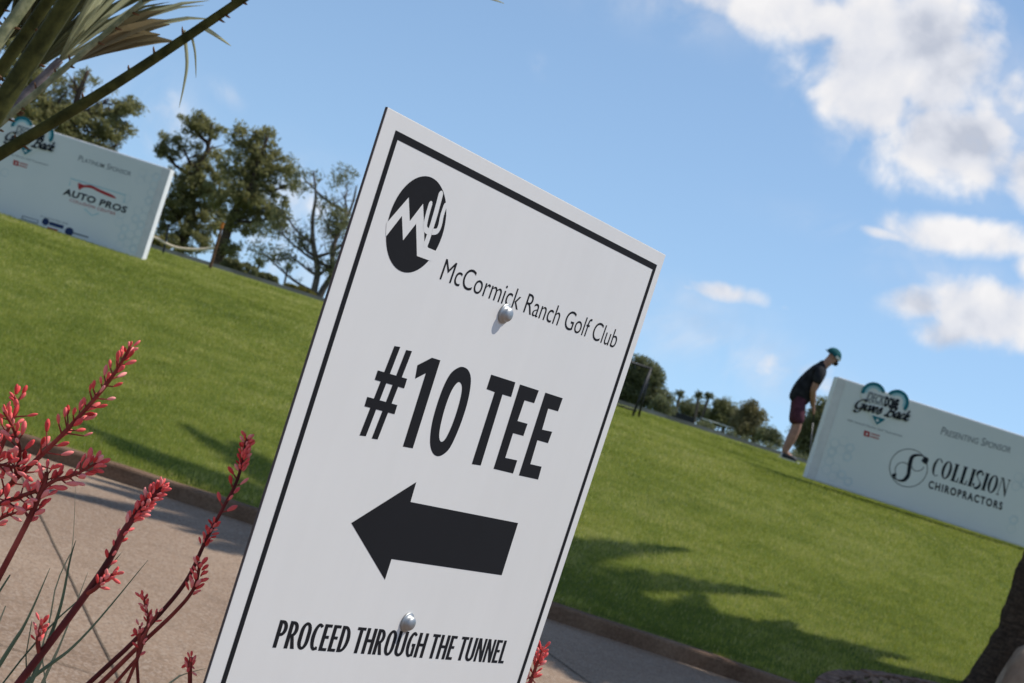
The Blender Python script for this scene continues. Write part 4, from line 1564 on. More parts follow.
def fan_leaf(p0, p1, w0, w1, mat, thorns, hubtail=None, sag=.0, seed=1, flat=.55, dy0=0, dy1=0):
    """stalk from picture place p0 to p1 (both on the palm's own depth, give or take dy), widths in metres"""
    g = random.Random(seed)
    A, B = at(*p0, FPY + dy0), at(*p1, FPY + dy1)
    mid = A.lerp(B, .5) + Vector((0, 0, sag))
    pts = [crown] if False else []
    pts = [Vector(q) for q in spline([crown.lerp(A, .15), A, A.lerp(mid, .98), B], 8)]
    n = len(pts)
    mb = MB()
    mb.tube(pts, [w0 / 2 + (w1 - w0) / 2 * k / (n - 1) for k in range(n)], 10, flat=flat)
    st = mb.build('leaf_stalk', mat, fan, smooth=True)
    if thorns:
        mb = MB()
        up = (B - A).normalized().cross(_F).normalized()
        if up.z < 0: up = -up
        for k in range(thorns):
            q = g.uniform(.12, .97)
            i = min(n - 2, int(q * (n - 1)))
            p = pts[i].lerp(pts[i + 1], q * (n - 1) - i)
            t_ = (pts[i + 1] - pts[i]).normalized()
            s_ = g.choice((-1, 1, 1))
            wq = (w0 + (w1 - w0) * q) / 2
            L = g.uniform(.005, .014)
            mb.tube([p + up * s_ * wq * .8, p + up * s_ * (wq + L * .6) + t_ * L * .35, p + up * s_ * (wq + L) + t_ * L * .6], [.0032, .0022, .0004], 5)
        mb.build('thorn_row', THORN, st, smooth=True)
    return st, B


def fan_blade(st, hub, ang0, ang1, n, L, mat, seed, depth=.25, w=.028, split=.55):
    """pleated segments from the hub; angles are seen in the picture, 0 to the right, positive upwards"""
    g = random.Random(seed)
    mb = MB()
    for k in range(n):
        q = k / max(1, n - 1)
        an = R(ang0 + (ang1 - ang0) * q)
        d = (_R * math.cos(an) + _U * math.sin(an) + _F * (depth * math.sin(q * PI * 1.7 + seed) + .12 * (-1) ** k)).normalized()
        side = d.cross(_F).normalized()
        nrm = d.cross(side)
        l = L * g.uniform(.85, 1.1)
        droop = Vector((0, 0, -1)) * l * .22
        ws = w * g.uniform(.8, 1.2)
        rows = []
        for s_, wf in ((0, .25), (.25, .7), (.55, 1.0), (.8, .65), (1.0, .06)):
            c = hub + d * l * s_ + droop * s_ ** 2.5
            rows.append((c - side * ws * wf * .5 + nrm * ws * .25 * wf, c + nrm * -ws * .15 * wf, c + side * ws * wf * .5 + nrm * ws * .25 * wf))
        vs = [p for r_ in rows for p in r_]
        mb.add(vs, [(3 * i + j, 3 * i + j + 1, 3 * i + j + 4, 3 * i + j + 3) for i in range(4) for j in range(2)])
    return mb.build('leaf_blade', mat, st)


# the long dark stalk right across the corner
s1, B1 = fan_leaf((-10, 160), (262, -14), .034, .019, STALK, 16, seed=2, sag=-.012)
fan_blade(s1, B1, 10, 75, 26, .62, FAN_L, 3)
# broad green stalk
s2, B2 = fan_leaf((-30, 152), (86, -26), .062, .050, STALK, 10, seed=3, dy0=-.25, dy1=-.3)
fan_blade(s2, B2, 20, 110, 20, .6, FAN_L, 4)
s3, B3 = fan_leaf((-34, 120), (64, -22), .034, .030, STALK, 6, seed=4, dy0=-.15, dy1=-.2)
fan_blade(s3, B3, 40, 120, 16, .6, FAN_L, 5)
# pale stalk, its sunlit look put into the colour
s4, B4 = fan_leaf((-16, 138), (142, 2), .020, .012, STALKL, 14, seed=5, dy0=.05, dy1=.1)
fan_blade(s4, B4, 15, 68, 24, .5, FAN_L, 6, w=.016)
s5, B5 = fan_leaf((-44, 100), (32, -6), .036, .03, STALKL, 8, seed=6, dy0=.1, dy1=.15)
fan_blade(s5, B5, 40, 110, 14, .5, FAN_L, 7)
# old leaf folded down behind, its pleats seen from the side
s6, B6 = fan_leaf((-20, 140), (60, 60), .05, .03, STALKG, 8, seed=7, dy0=.25, dy1=.3)
fan_blade(s6, at(58, 62, FPY + .3), 31, 66, 17, .50, FAN_L, 8, depth=.25, w=.012)
fan_blade(s6, at(76, 61, FPY + .25), 24, 38, 8, .27, FAN_B, 9, depth=.10, w=.030)
s7, B7 = fan_leaf((-40, 60), (10, -10), .05, .04, STALK, 6, seed=8, dy0=.3, dy1=.35)
fan_blade(s7, B7, 45, 130, 14, .5, FAN_B, 10)
FAN_D = leafy('shaded_fan_leaf', (.025, .030, .012), (.16, .165, .08), 6, .25, .5)  # darker copy of the fan leaf, shade inside the crown put into colour
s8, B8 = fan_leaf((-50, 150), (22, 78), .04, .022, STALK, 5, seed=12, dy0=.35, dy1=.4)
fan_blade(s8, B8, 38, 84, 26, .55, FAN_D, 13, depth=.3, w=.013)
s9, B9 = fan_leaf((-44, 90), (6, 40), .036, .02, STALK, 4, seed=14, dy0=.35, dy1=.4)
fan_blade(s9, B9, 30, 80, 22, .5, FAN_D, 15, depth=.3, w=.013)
# loose strips hanging from the long leaf
mb = MB()
for pts_, w_ in (([(184, 30), (187, 62), (184, 85), (179, 108)], .008), ([(190, 30), (195, 52), (196, 78)], .006), ([(198, 24), (214, 34), (231, 46)], .011)):
    q = [at(x, y, FPY + .05) for x, y in pts_]
    q = [Vector(p) for p in spline(q, 4)]
    n = len(q)
    vs = []
    for i, p in enumerate(q):
        ww = w_ * (1 - .9 * (i / (n - 1)) ** 2) / 2
        d = (q[min(i + 1, n - 1)] - q[max(0, i - 1)]).normalized().cross(_F).normalized()
        vs += [p - d * ww, p + _F * ww * .5, p + d * ww]
    mb.add(vs, [(3 * i + j, 3 * i + j + 1, 3 * i + j + 4, 3 * i + j + 3) for i in range(n - 1) for j in range(2)])
mb.build('hanging_leaf_strips', FAN_L, s1)


# ------------------------------------------------------------------ red yucca
PETAL, t, b = material('yucca_petal', .6, .2)
geo = t.node('ShaderNodeNewGeometry')
t.put(b.inputs['Base Color'], t.ramp(geo.outputs['Random Per Island'], [(.0, (.48, .024, .022)), (.30, (.82, .095, .090)), (.75, (.92, .19, .175)), (1, (.95, .38, .34))]))
b.inputs['Subsurface Weight'].default_value = .15
b.inputs['Subsurface Radius'].default_value = (.004, .001, .001)
b.inputs['Subsurface Scale'].default_value = .5
STEM = mottled('yucca_stem', (.14, .018, .013), (.34, .062, .045), 25, .6, .2)
STEMD = mottled('dark_yucca_stem', (.060, .010, .010), (.16, .026, .024), 25, .6, .2)
BLADE = mottled('yucca_leaf', (.05, .085, .045), (.13, .18, .10), 12, .5, .3)
BLADEP = mottled('pale_yucca_leaf', (.22, .24, .13), (.40, .40, .26), 12, .6, .3)


def bud(mb, p, d, L, r):
    q = d.to_track_quat('Z', 'Y').to_matrix()
    prof = [(0, .25), (.12, .55), (.35, .85), (.6, 1.0), (.8, .8), (.95, .42), (1.0, .05)]
    n = 6
    o = len(mb.v)
    for z, k in prof:
        for j in range(n):
            an = 2 * PI * j / n
            mb.v.append(tuple(p + q @ Vector((r * k * math.cos(an), r * k * math.sin(an), z * L))))
    for i in range(len(prof) - 1):
        for j in range(n):
            j2 = (j + 1) % n
            mb.f.append((o + i * n + j, o + i * n + j2, o + (i + 1) * n + j2, o + (i + 1) * n + j))
    mb.f.append(tuple(o + j for j in range(n))[::-1])
    mb.f.append(tuple(o + (len(prof) - 1) * n + j for j in range(n)))


def flower_stalk(plant, base, pts, r0, r1, clusters, seed, mat=None, name='flower_stalk', parent=None):
    """pts: (x, y, distance) as seen in the photograph; clusters: (from, to, count, reach, bud length)"""
    g = random.Random(seed)
    P = [at(x, y, Y) for x, y, Y in pts]
    if base is not None: P = [Vector(base), P[0] - (P[1] - P[0]).normalized() * .30] + P
    c = [Vector(q) for q in spline(P, 8)]
    n = len(c)
    mb = MB()
    mb.tube(c, [r0 + (r1 - r0) * (i / (n - 1)) for i in range(n)], 7)
    st = mb.build(name, mat or STEM, parent or plant, smooth=True)
    # length along the visible part only
    vis = [i for i in range(n)][(16 if base is not None else 0):]
    cv = [c[i] for i in vis]
    seg = [0]
    for i in range(1, len(cv)): seg.append(seg[-1] + (cv[i] - cv[i - 1]).length)
    Lt = seg[-1]

    def along(q):
        s_ = q * Lt
        for i in range(1, len(cv)):
            if seg[i] >= s_ - 1e-9:
                k = (s_ - seg[i - 1]) / max(1e-9, seg[i] - seg[i - 1])
                return cv[i - 1].lerp(cv[i], k), (cv[i] - cv[i - 1]).normalized()
        return cv[-1], (cv[-1] - cv[-2]).normalized()
    mb = MB()
    mp_ = MB()
    for (a, b_, cnt, reach, bl) in clusters:
        for k in range(cnt):
            q = a + (b_ - a) * ((k + g.uniform(-.4, .4)) / max(1, cnt - 1)) if cnt > 1 else a
            q = min(1, max(0, q))
            p, d = along(q)
            az = k * 2.4 + g.uniform(-.5, .5)
            o_ = d.orthogonal().normalized()
            side = Matrix.Rotation(az, 3, d) @ o_
            up = (d * g.uniform(.5, 1.1) + side * g.uniform(.45, 1.0) + Vector((0, 0, g.uniform(-.1, .35)))).normalized()
            rc = reach * g.uniform(.35, 1.1)
            e = p + side * rc * .8 + d * rc * .5
            if reach > .006: mp_.tube([p, e], [.0011, .0008], 4)
            L = bl * g.uniform(.7, 1.15)
            bud(mb, e, up, L, L * g.uniform(.16, .23))
    if len(mb.v): mb.build('blossoms', PETAL, st, smooth=True)
    if len(mp_.v): mp_.build('pedicels', STEM, st)
    return st


def yucca_leaf(plant, base, pts, w, mat):
    P = [Vector(base)] + [at(x, y, Y) for x, y, Y in pts]
    P.insert(1, P[1] - (P[2] - P[1]).normalized() * .22)
    c = [Vector(q) for q in spline(P, 7)]
    n = len(c)
    mb = MB()
    vs = []
    for i, p in enumerate(c):
        d = (c[min(i + 1, n - 1)] - c[max(i - 1, 0)]).normalized()
        s_ = d.cross(_F).normalized()
        ww = w / 2 * (1 - .93 * (i / (n - 1)) ** 1.6)
        vs += [p - s_ * ww, p + d.cross(s_) * ww * .7, p + s_ * ww]
    mb.add(vs, [(3 * i + j, 3 * i + j + 1, 3 * i + j + 4, 3 * i + j + 3) for i in range(n - 1) for j in range(2)])
    mb.build('leaf', mat, plant)


YB = (-.62, 1.72, -.03)
yuc = empty('red_yucca', YB, 0, 'red yucca with coral flower stalks at the left, in front of the concrete walk', 'plant', 'red yuccas beside the sign')
b0 = lambda dx_, dy_: (YB[0] + dx_, YB[1] + dy_, YB[2])
s = flower_stalk(yuc, b0(-.12, 0), [(-40, 535, 1.72), (0, 494, 1.72), (56, 441, 1.72), (92, 402, 1.72), (114, 374, 1.72), (131, 346, 1.72)], .0031, .0016,
                 [(.16, .60, 20, .020, .0125), (.58, .95, 30, .0125, .0115), (.93, 1.0, 9, .004, .008)], 1)
flower_stalk(yuc, None, [(12, 484, 1.72), (20, 455, 1.71), (14, 430, 1.70), (4, 412, 1.69)], .0022, .0012, [(.15, .9, 15, .012, .012), (.9, 1, 6, .004, .009)], 2, parent=yuc, name='flower_branch')
flower_stalk(yuc, None, [(-6, 470, 1.75), (8, 430, 1.75), (18, 408, 1.75), (14, 396, 1.75)], .0022, .0012, [(.1, .9, 14, .012, .012), (.9, 1, 6, .004, .009)], 12, parent=yuc, name='flower_branch')
flower_stalk(yuc, None, [(-20, 475, 1.7), (0, 465, 1.7), (22, 470, 1.7)], .002, .0012, [(.2, 1, 12, .010, .012)], 22, parent=yuc, name='flower_branch')
s = flower_stalk(yuc, b0(-.05, .02), [(-20, 612, 1.66), (0, 575, 1.66), (29, 519, 1.66), (43, 487, 1.66), (47, 472, 1.66)], .0036, .0022, [(.66, 1, 17, .010, .0115)], 3)
flower_stalk(yuc, None, [(43, 488, 1.66), (56, 480, 1.66), (76, 474, 1.66), (97, 463, 1.66)], .0022, .0010, [(.1, .85, 15, .009, .0115), (.85, 1, 9, .004, .010)], 4, parent=yuc, name='flower_branch')
flower_stalk(yuc, None, [(-10, 508, 1.66), (10, 500, 1.66), (42, 489, 1.66)], .0024, .0018, [(.1, .9, 14, .008, .0115)], 5, parent=yuc, name='flower_branch')
flower_stalk(yuc, None, [(-14, 528, 1.7), (6, 516, 1.7), (34, 508, 1.7)], .0018, .0010, [(.1, 1, 16, .007, .010)], 6, parent=yuc, name='flower_branch')
# the thick stalk with a dense spike
s = flower_stalk(yuc, b0(.04, -.02), [(18, 684, 1.6), (52, 640, 1.6), (84, 597, 1.6), (108, 562, 1.6), (126, 528, 1.6), (144, 506, 1.6), (162, 486, 1.6)], .0038, .0026,
                 [(.80, .985, 60, .0042, .0085), (.60, .78, 10, .003, .0085), (.97, 1.0, 12, .002, .007)], 7, mat=STEMD)
flower_stalk(yuc, None, [(40, 654, 1.6), (38, 640, 1.597), (42, 622, 1.597)], .0026, .0016, [(.35, 1, 16, .003, .0085)], 8, parent=yuc, name='flower_branch')
flower_stalk(yuc, None, [(86, 594, 1.6), (96, 588, 1.595), (106, 578, 1.595), (116, 573, 1.595)], .0024, .0012, [(.4, 1, 18, .0032, .0085)], 9, parent=yuc, name='flower_branch')
# the long curved stalk next to the sign
s = flower_stalk(yuc, b0(.10, .05), [(88, 684, 1.75), (130, 645, 1.75), (165, 608, 1.75), (188, 578, 1.75), (206, 540, 1.75), (222, 510, 1.75), (238, 478, 1.75), (247, 438, 1.75)], .0027, .0014,
                 [(.88, 1.0, 44, .0036, .0075), (.74, .86, 7, .008, .0105), (.60, .69, 26, .0035, .0075)], 10, mat=STEMD)
s = flower_stalk(yuc, b0(.12, .02), [(100, 684, 1.72), (140, 645, 1.72), (175, 612, 1.72), (194, 588, 1.72), (200, 562, 1.72)], .0028, .0014, [(.78, 1, 26, .0045, .009)], 11)
s = flower_stalk(yuc, b0(.10, .0), [(113, 686, 1.7), (137, 658, 1.7), (142, 640, 1.7), (158, 612, 1.7)], .0020, .0012, [(.5, 1, 8, .003, .007)], 14)
s = flower_stalk(yuc, b0(.11, .03), [(126, 686, 1.73), (140, 652, 1.73), (148, 622, 1.73), (143, 596, 1.73)], .0020, .0012, [(.7, 1, 16, .003, .0075)], 15)
s = flower_stalk(yuc, b0(.13, .03), [(137, 662, 1.71), (139, 640, 1.71), (140, 626, 1.71)], .0018, .0012, [(.4, 1, 10, .003, .007)], 18)
s = flower_stalk(yuc, b0(.15, .05), [(190, 692, 1.7), (190, 672, 1.7), (191, 657, 1.7)], .0024, .0018, [(.45, 1, 16, .003, .0075)], 16)
for pts_, w_, mt_ in (([(24, 684, 1.65), (80, 640, 1.65), (148, 560, 1.65)], .0052, BLADE), ([(0, 664, 1.62), (26, 622, 1.62), (50, 568, 1.62)], .0056, BLADE),
                      ([(30, 684, 1.7), (58, 615, 1.7), (70, 560, 1.7), (76, 540, 1.7)], .0050, BLADE), ([(42, 684, 1.68), (62, 640, 1.68), (88, 572, 1.68)], .0044, BLADEP),
                      ([(28, 690, 1.64), (44, 655, 1.64), (60, 628, 1.64)], .0050, BLADE), ([(-6, 600, 1.7), (10, 575, 1.7)], .0040, BLADE), ([(60, 575, 1.72), (72, 548, 1.72), (76, 470, 1.72)], .0018, BLADEP),
                      ([(96, 583, 1.7), (122, 552, 1.7)], .0022, BLADE), ([(160, 690, 1.7), (180, 676, 1.7), (207, 668, 1.7)], .0030, BLADEP), ([(-4, 630, 1.66), (4, 610, 1.66)], .003, BLADEP),
                      ([(26, 655, 1.7), (32, 620, 1.7)], .0024, BLADE), ([(44, 640, 1.69), (52, 612, 1.69)], .0024, BLADEP)):
    yucca_leaf(yuc, b0(rnd.uniform(-.05, .1), rnd.uniform(-.04, .04)), pts_, w_, mt_)
for k in range(26):     # the rest of the rosette, below the picture
    an = k * 2.4
    L = rnd.uniform(.35, .6)
    p = Vector(b0(.03, 0))
    e = p + Vector((math.cos(an) * L * .6, math.sin(an) * L * .4 - .05, L * .62))
    mb = MB()
    d = (e - p).normalized()
    sd = d.cross(Vector((0, 0, 1))).normalized() * .006
    mdp = p.lerp(e, .55) + Vector((0, 0, .06))
    mb.add([p - sd, p + sd, mdp + sd * .8, e, mdp - sd * .8], [(0, 1, 2, 3, 4)])
    mb.build('leaf', BLADE, yuc)
YB2 = (.02, 2.35, -.03)
yu2 = empty('red_yucca', YB2, 0, 'red yucca flower spike peeking out past the right edge of the white sign', 'plant', 'red yuccas beside the sign')
flower_stalk(yu2, YB2, [(524, 700, 2.25), (531, 680, 2.25), (537, 664, 2.25), (543, 648, 2.25)], .0034, .0016, [(.30, .75, 16, .008, .0105), (.72, 1, 16, .005, .010)], 17)
for k in range(22):
    an = k * 2.4
    L = rnd.uniform(.3, .45)
    p = Vector(YB2)
    e = p + Vector((math.cos(an) * L * .6, math.sin(an) * L * .6, L * .7))
    d = (e - p).normalized()
    sd = d.cross(Vector((0, 0, 1))).normalized() * .006
    mdp = p.lerp(e, .55) + Vector((0, 0, .05))
    MB().add([p - sd, p + sd, mdp + sd * .8, e, mdp - sd * .8], [(0, 1, 2, 3, 4)]).build('leaf', BLADE, yu2)

# ------------------------------------------------------------------ the golfer
SKIN = mottled('skin', (.30, .155, .105), (.40, .215, .15), 12, .55, .3)
SHIRT = mottled('black_cotton', (.010, .010, .012), (.028, .028, .032), 14, .85, .15)
SHORTS = mottled('maroon_shorts', (.055, .018, .028), (.10, .034, .048), 14, .85, .15)
CAPM = mottled('teal_cap', (.005, .062, .072), (.010, .105, .115), 14, .8, .2)
CAPW = plain('white_trim', (.75, .75, .75), .7)
HAIR = mottled('dark_hair', (.012, .009, .007), (.035, .025, .018), 30, .7, .2)
SHOE = plain('white_shoe', (.62, .62, .60), .5)
SOLE = plain('black_shoe', (.03, .03, .032), .5)


def skin_mesh(name, verts, edges, radii, mat, parent, root=0, levels=2, extra_roots=()):
    me = bpy.data.meshes.new(name)
    me.from_pydata([tuple(v) for v in verts], edges, [])
    o = link(name, me, mat, parent, world=False)
    sk = o.modifiers.new('skin', 'SKIN')
    sk.use_smooth_shade = True
    sk.branch_smoothing = .6
    if not me.skin_vertices: 
        bpy.context.view_layer.objects.active = o
    for i, r in enumerate(radii):
        d = me.skin_vertices[0].data[i]
        d.radius = (r, r) if not hasattr(r, '__len__') else r
        d.use_root = (i == root or i in extra_roots)
    sb = o.modifiers.new('subdivision', 'SUBSURF')
    sb.levels = sb.render_levels = levels
    return o


gp = at(794, 455, 27.4)
GX, GY = gp.x - .11, 27.4
GZ = float(zl(GX, GY))
man = empty('person', (GX, GY, GZ), R(-4), 'golfer in black shirt, maroon shorts and backwards teal cap, bending over his putt', 'person')
V, E, Rr = [], [], []


def jv(p, r, link_to=None):
    V.append(Vector(p))
    Rr.append(r)
    if link_to is not None: E.append((link_to, len(V) - 1))
    return len(V) - 1


# facing +X; near side is -Y
pel = jv((-.065, 0, .90), .100)
sp1 = jv((-.035, 0, 1.05), (.09, .115), pel)
sp2 = jv((.035, 0, 1.20), (.10, .13), sp1)
che = jv((.080, 0, 1.345), (.09, .125), sp2)
nek = jv((.135, 0, 1.465), .060, che)
jaw = jv((.190, 0, 1.530), (.072, .062), nek)
hed = jv((.215, 0, 1.605), (.098, .078), jaw)
cro = jv((.205, 0, 1.675), (.075, .065), hed)
nos = jv((.305, 0, 1.572), .014, jaw)
for s_ in (-1, 1):
    hip = jv((-.06, s_ * .095, .83), .080, pel)
    kn0 = jv((-.02, s_ * .115, .66), .072, hip)
    kne = jv((.02, s_ * .125, .49), .064, kn0)
    clf = jv((.0, s_ * .13, .34), .066, kne)
    ank = jv((-.035, s_ * .135, .10), .042, clf)
    toe = jv((.09, s_ * .15, .045), .036, ank)
    sho = jv((.085, s_ * .165, 1.345), .056, che)
    upa = jv((.085, s_ * .205, 1.23), .054, sho)
    elb = jv((.07, s_ * .185, 1.065), .047, upa)
    fra = jv((.105, s_ * .12, .955), .046, elb)
    wri = jv((.145, s_ * .045, .855), .031, fra)
    hnd = jv((.165, s_ * .026, .805), (.030, .034), wri)
    for k in range(4):      # fingers closing round the grip
        f0 = jv((.178 + .002 * k, s_ * .020, .812 - .020 * k), .0095, hnd)
        f1 = jv((.198 + .001 * k, s_ * .006, .804 - .020 * k), .0085, f0)
        f2 = jv((.190, s_ * -.014, .796 - .020 * k), .0075, f1)
    t0 = jv((.160, s_ * .004, .800), .010, hnd)
    t1 = jv((.174, s_ * -.006, .768), .008, t0)
skin_mesh('body', V, E, Rr, SKIN, man)
# face
EYEM = plain('eye', (.03, .025, .02), .3)
for s_ in (-1, 1):
    MB().ellipsoid((.292, s_ * .034, 1.602), (.012, .013, .010), 8, 6).build('eye', EYEM, man, world=False, smooth=True)
mb = MB().ellipsoid((.268, 0, 1.520), (.045, .05, .040), 12, 8)
mb.ellipsoid((.215, 0, 1.545), (.07, .066, .035), 12, 8)
mb.build('beard', HAIR, man, world=False, smooth=True)
for s_ in (-1, 1):
    MB().ellipsoid((.205, s_ * .080, 1.588), (.020, .010, .030), 8, 6).build('ear', SKIN, man, world=False, smooth=True)
# clothes
v, e, r = [], [], []


def q_(p, rr_, l=None):
    v.append(Vector(p))
    r.append(rr_)
    if l is not None: e.append((l, len(v) - 1))
    return len(v) - 1


a0_ = q_((-.072, 0, .80), (.128, .150))
a = q_((-.07, 0, .90), (.145, .165), a0_)
b_ = q_((-.035, 0, 1.05), (.155, .182), a)
c = q_((.03, 0, 1.20), (.155, .19), b_)
d = q_((.082, 0, 1.355), (.125, .170), c)
d2 = q_((.120, 0, 1.445), (.085, .095), d)
q_((.142, 0, 1.505), .070, d2)
for s_ in (-1, 1):
    x = q_((.085, s_ * .165, 1.362), .090, d)
    y = q_((.086, s_ * .210, 1.25), .082, x)
    q_((.082, s_ * .208, 1.135), .070, y)
skin_mesh('shirt', v, e, r, SHIRT, man)
v, e, r = [], [], []
a = q_((-.066, 0, .98), (.118, .135))
b_ = q_((-.07, 0, .86), (.135, .148), a)
for s_ in (-1, 1):
    x = q_((-.055, s_ * .095, .78), .112, b_)
    y = q_((-.025, s_ * .115, .655), .112, x)
    q_((.004, s_ * .122, .50), .104, y)
skin_mesh('shorts', v, e, r, SHORTS, man)
# cap, worn backwards
mb = MB()
rot = Matrix.Rotation(R(24), 3, 'Y')
o = len(mb.v)
n, mm_ = 22, 8
for i in range(mm_ + 1):
    th = PI / 2 * 1.06 * i / mm_
    for k in range(n):
        ph = 2 * PI * k / n
        mb.v.append(tuple(Vector((.212, 0, 1.618)) + rot @ Vector((.118 * math.sin(th) * math.cos(ph), .098 * math.sin(th) * math.sin(ph), .108 * math.cos(th)))))
for i in range(mm_):
    for k in range(n):
        k2 = (k + 1) % n
        mb.f.append((i * n + k, (i + 1) * n + k, (i + 1) * n + k2, i * n + k2))
cap = mb.build('cap', CAPM, man, world=False, smooth=True)
mb = MB()
vs = []
for k in range(15):
    ph = R(-75 + 150 * k / 14)
    for (rx_, ry_, z_) in ((.121, .101, -.012), (.123, .103, .022)):
        vs.append(Vector((.212, 0, 1.618)) + rot @ Vector((rx_ * math.cos(ph), ry_ * math.sin(ph), z_)))
mb.add(vs, [(2 * i, 2 * i + 2, 2 * i + 3, 2 * i + 1) for i in range(14)])
mb.build('cap_band', CAPW, cap, world=False)
mb = MB()
vs = []
for k in range(11):
    ph = R(130 + 100 * k / 10)
    ex = .022 * math.sin(PI * k / 10)
    for (rr_, z_) in ((1.0, 0.0), (1.0, -.008)):
        for g_ in (0, ex):
            vs.append(Vector((.212, 0, 1.618)) + rot @ Vector(((.116 + g_) * math.cos(ph), (.098 + g_ * .6) * math.sin(ph), z_ - g_ * .25)))
fs = []
for i in range(10):
    b0_ = 4 * i
    fs += [(b0_, b0_ + 1, b0_ + 5, b0_ + 4), (b0_ + 2, b0_ + 6, b0_ + 7, b0_ + 3), (b0_ + 1, b0_ + 3, b0_ + 7, b0_ + 5)]
mb.add(vs, fs)
mb.build('cap_brim', plain('cap_brim_cloth', (.012, .04, .045), .8), cap, world=False)
for s_ in (-1, 1):
    vv = [(-.075, s_ * .135, .055), (-.01, s_ * .14, .058), (.08, s_ * .148, .045), (.155, s_ * .155, .034)]
    sh = skin_mesh('shoe', vv, [(0, 1), (1, 2), (2, 3)], [(.040, .045), (.046, .056), (.043, .046), (.030, .033)], SHOE if s_ > 0 else SOLE, man)
    mb = MB()
    out = [(-.115, -.038), (-.06, -.046), (.02, -.046), (.11, -.046), (.17, -.036), (.195, 0), (.17, .036), (.11, .046), (.02, .042), (-.06, .044), (-.115, .036)]
    cy = s_ * .145
    n = len(out)
    mb.add([(x, cy + y, .0) for x, y in out] + [(x, cy + y, .022) for x, y in out],
           [tuple(range(n))[::-1], tuple(range(n, 2 * n))] + [(k, (k + 1) % n, (k + 1) % n + n, k + n) for k in range(n)])
    mb.build('sole', CAPW, sh, world=False)
man.scale = (1.045, 1.045, 1.045)
# the putter in his hands
club = empty('golf_club', (GX + .36, GY, GZ), R(-4), 'silver putter with dark grip held in the golfer\'s hands', 'golf club')
base = Vector((GX + .36, GY, GZ))
hd_ = Vector((.165 - .36 + .025, 0, .865))
tip = Vector((.0, 0, .035))
MB().tube([hd_ + (hd_ - tip).normalized() * .10, hd_.lerp(tip, .25)], [.015, .011], 10).build('grip', DARK, club, smooth=True, world=False)
MB().tube([hd_.lerp(tip, .25), tip], [.006, .0045], 8).build('shaft', plain('shaft_steel', (.25, .25, .26), .5, .4, .6), club, smooth=True, world=False)
MB().box((.0, -.03, .02), (.035, .11, .025)).build('club_head', METAL, club, bevel=.006, world=False)

# ------------------------------------------------------------------ black bag stand on the crest
bA, bB = at(632.5, 413, 25.9), at(639.5, 413.5, 25.9)
zb = float(zl(bA.x, 25.9))
ht = at(648.5, 368, 25.9).z - zb
stand = empty('bag_stand', (bA.x, 25.9, zb), 0, 'black metal golf bag stand on the crest, against the right edge of the white sign', 'bag stand')
for xx in (0, -1.15):
    for q in (-.16, .16):
        mb = MB()
        mb.tube([(xx + .0 + q * .35 + .055, q, -.03), (xx + .055, q * .12, ht)], .017, 8)
        mb.build('leg', DARK, stand, smooth=True, world=False)
MB().tube([(-1.12, 0, ht), (.08, 0, ht)], .017, 8).build('top_rail', DARK, stand, smooth=True, world=False)
MB().tube([(-1.12, 0, ht * .12), (.05, 0, ht * .12)], .012, 8).build('lower_rail', DARK, stand, smooth=True, world=False)

# ------------------------------------------------------------------ rope barrier beside the left board
WOODO = mottled('stake_wood', (.09, .05, .03), (.20, .11, .06), 25, .85, .1)
ORANGE = plain('orange_paint', (.50, .16, .02), .7)
ROPE = mottled('rope', (.68, .55, .38), (.82, .70, .52), 60, .9, .1)
YR = 27.2
f0 = at(210.5, 267, YR)
t0 = at(223, 223, YR)
z0 = float(zl(f0.x, YR))
bar = empty('rope_barrier', (f0.x, YR, z0), 0, 'rope barrier with an orange-tipped wooden stake and pale sagging rope beyond the AUTO PROS board', 'barrier')
dx_ = t0.x - f0.x
hh = t0.z - z0
MB().tube([(0, 0, -.1), (dx_ * .5, 0, hh * .5), (dx_, 0, hh)], [.024, .022, .019], 8).build('stake', WOODO, bar, world=False)
MB().tube([(dx_ * .88, 0, hh * .885), (dx_ * 1.005, 0, hh * 1.005)], [.022, .021], 8).build('stake_tip', ORANGE, bar, world=False)
p1 = at(163, 256, YR)
p1t = at(169, 225, YR)
MB().tube([(p1.x - f0.x, 0, -.1), (p1t.x - f0.x, 0, p1t.z - z0)], .014, 8).build('post', DARK, bar, world=False)
rp = [at(x, y, YR) - Vector((f0.x, YR, z0)) for x, y in ((150, 236), (158, 239), (165, 243), (176, 247.5), (192, 249.5), (205, 249), (215, 247.5))]
MB().tube([Vector(q) for q in spline(rp, 5)], .021, 7).build('rope', ROPE, bar, smooth=True, world=False)

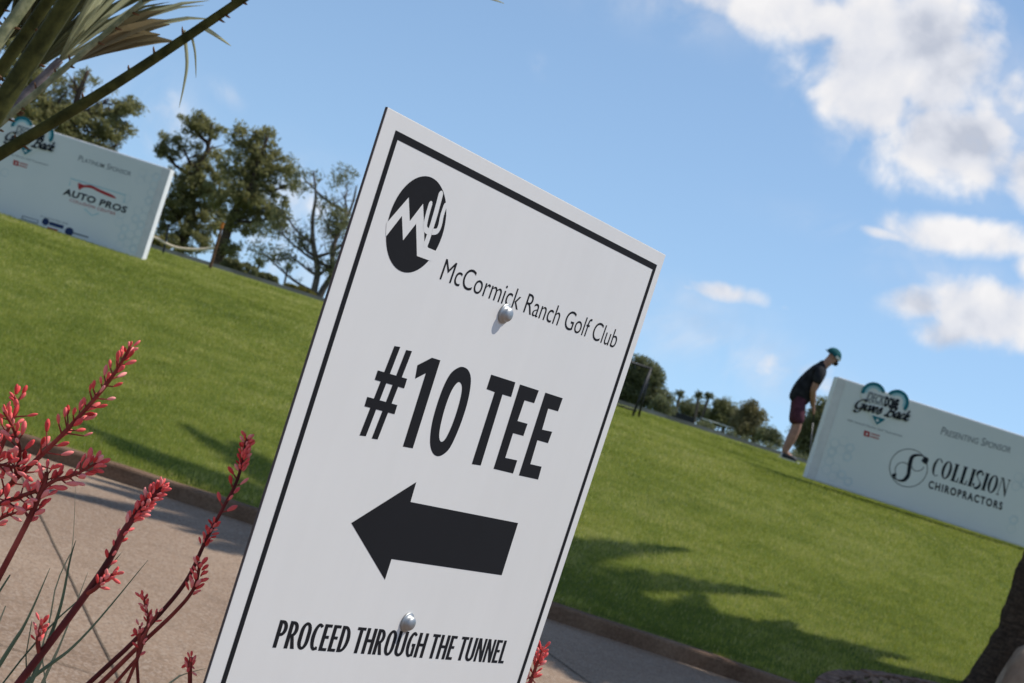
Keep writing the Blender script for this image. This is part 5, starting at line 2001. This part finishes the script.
# ------------------------------------------------------------------ golf carts parked far behind the crest
CARTW = plain('cart_white', (.70, .70, .70), .4)
CARTG = plain('cart_green', (.03, .12, .06), .4)
SEAT = plain('cart_seat', (.35, .30, .24), .6)
RUBBER = plain('rubber', (.02, .02, .02), .8)


def cart(px, py_top, Y, rz, roofm, bodym, label):
    c = at(px, py_top, Y)
    zb = c.z - 1.80
    o = empty('golf_cart', (c.x, Y, zb), rz, label, 'golf cart', 'golf carts parked beyond the crest')
    mb = MB()
    prof = [(-1.15, .35), (-1.15, .78), (-.55, .82), (-.5, .40), (.45, .40), (.62, .85), (.95, .80), (1.18, .55), (1.18, .35)]
    n = len(prof)
    mb.add([(x, -.56, z) for x, z in prof] + [(x, .56, z) for x, z in prof], [tuple(range(n)), tuple(range(n, 2 * n))[::-1]] + [(k, k + n, (k + 1) % n + n, (k + 1) % n) for k in range(n)])
    mb.build('cart_body', bodym, o, world=False)
    MB().box((-.12, 0, 1.78), (1.75, 1.15, .06)).build('roof', roofm, o, bevel=.02, world=False)
    MB().box((-.50, 0, .86), (.5, 1.05, .14)).build('seat', SEAT, o, bevel=.03, world=False)
    MB().box((-.76, 0, 1.12), (.12, 1.05, .42)).build('backrest', SEAT, o, bevel=.03, world=False)
    for x0, x1, y in ((-.95, -.88, -.52), (-.95, -.88, .52), (.72, .5, -.52), (.72, .5, .52)):
        MB().tube([(x0, y, .8), (x1, y, 1.76)], .022, 6).build('roof_post', RUBBER, o, world=False)
    for x in (-.80, .85):
        for y in (-.52, .52):
            mb = MB()
            mb.tube([(x, y - .09, .23), (x, y + .09, .23)], .23, 16)
            w = mb.build('wheel', RUBBER, o, world=False)
            MB().tube([(x, y - .1, .23), (x, y + .1, .23)], .11, 12).build('rim', CARTW, w, world=False)
    return o


dark_cart = cart(684, 414.5, 125, R(8), DARK, DARK, 'golf cart with a dark roof, farthest left of the parked carts beyond the crest')
MB().box((-.15, 0, 1.26), (1.62, 1.10, .96)).build('rain_curtain', DARK, dark_cart, bevel=.03, world=False)
cart(716, 422.5, 140, R(20), CARTW, CARTG, 'white-roofed golf cart with a green body, left of the other white-roofed one')
cart(731, 427.5, 140, R(-10), CARTW, CARTW, 'all-white golf cart parked nearest the golfer beyond the crest')
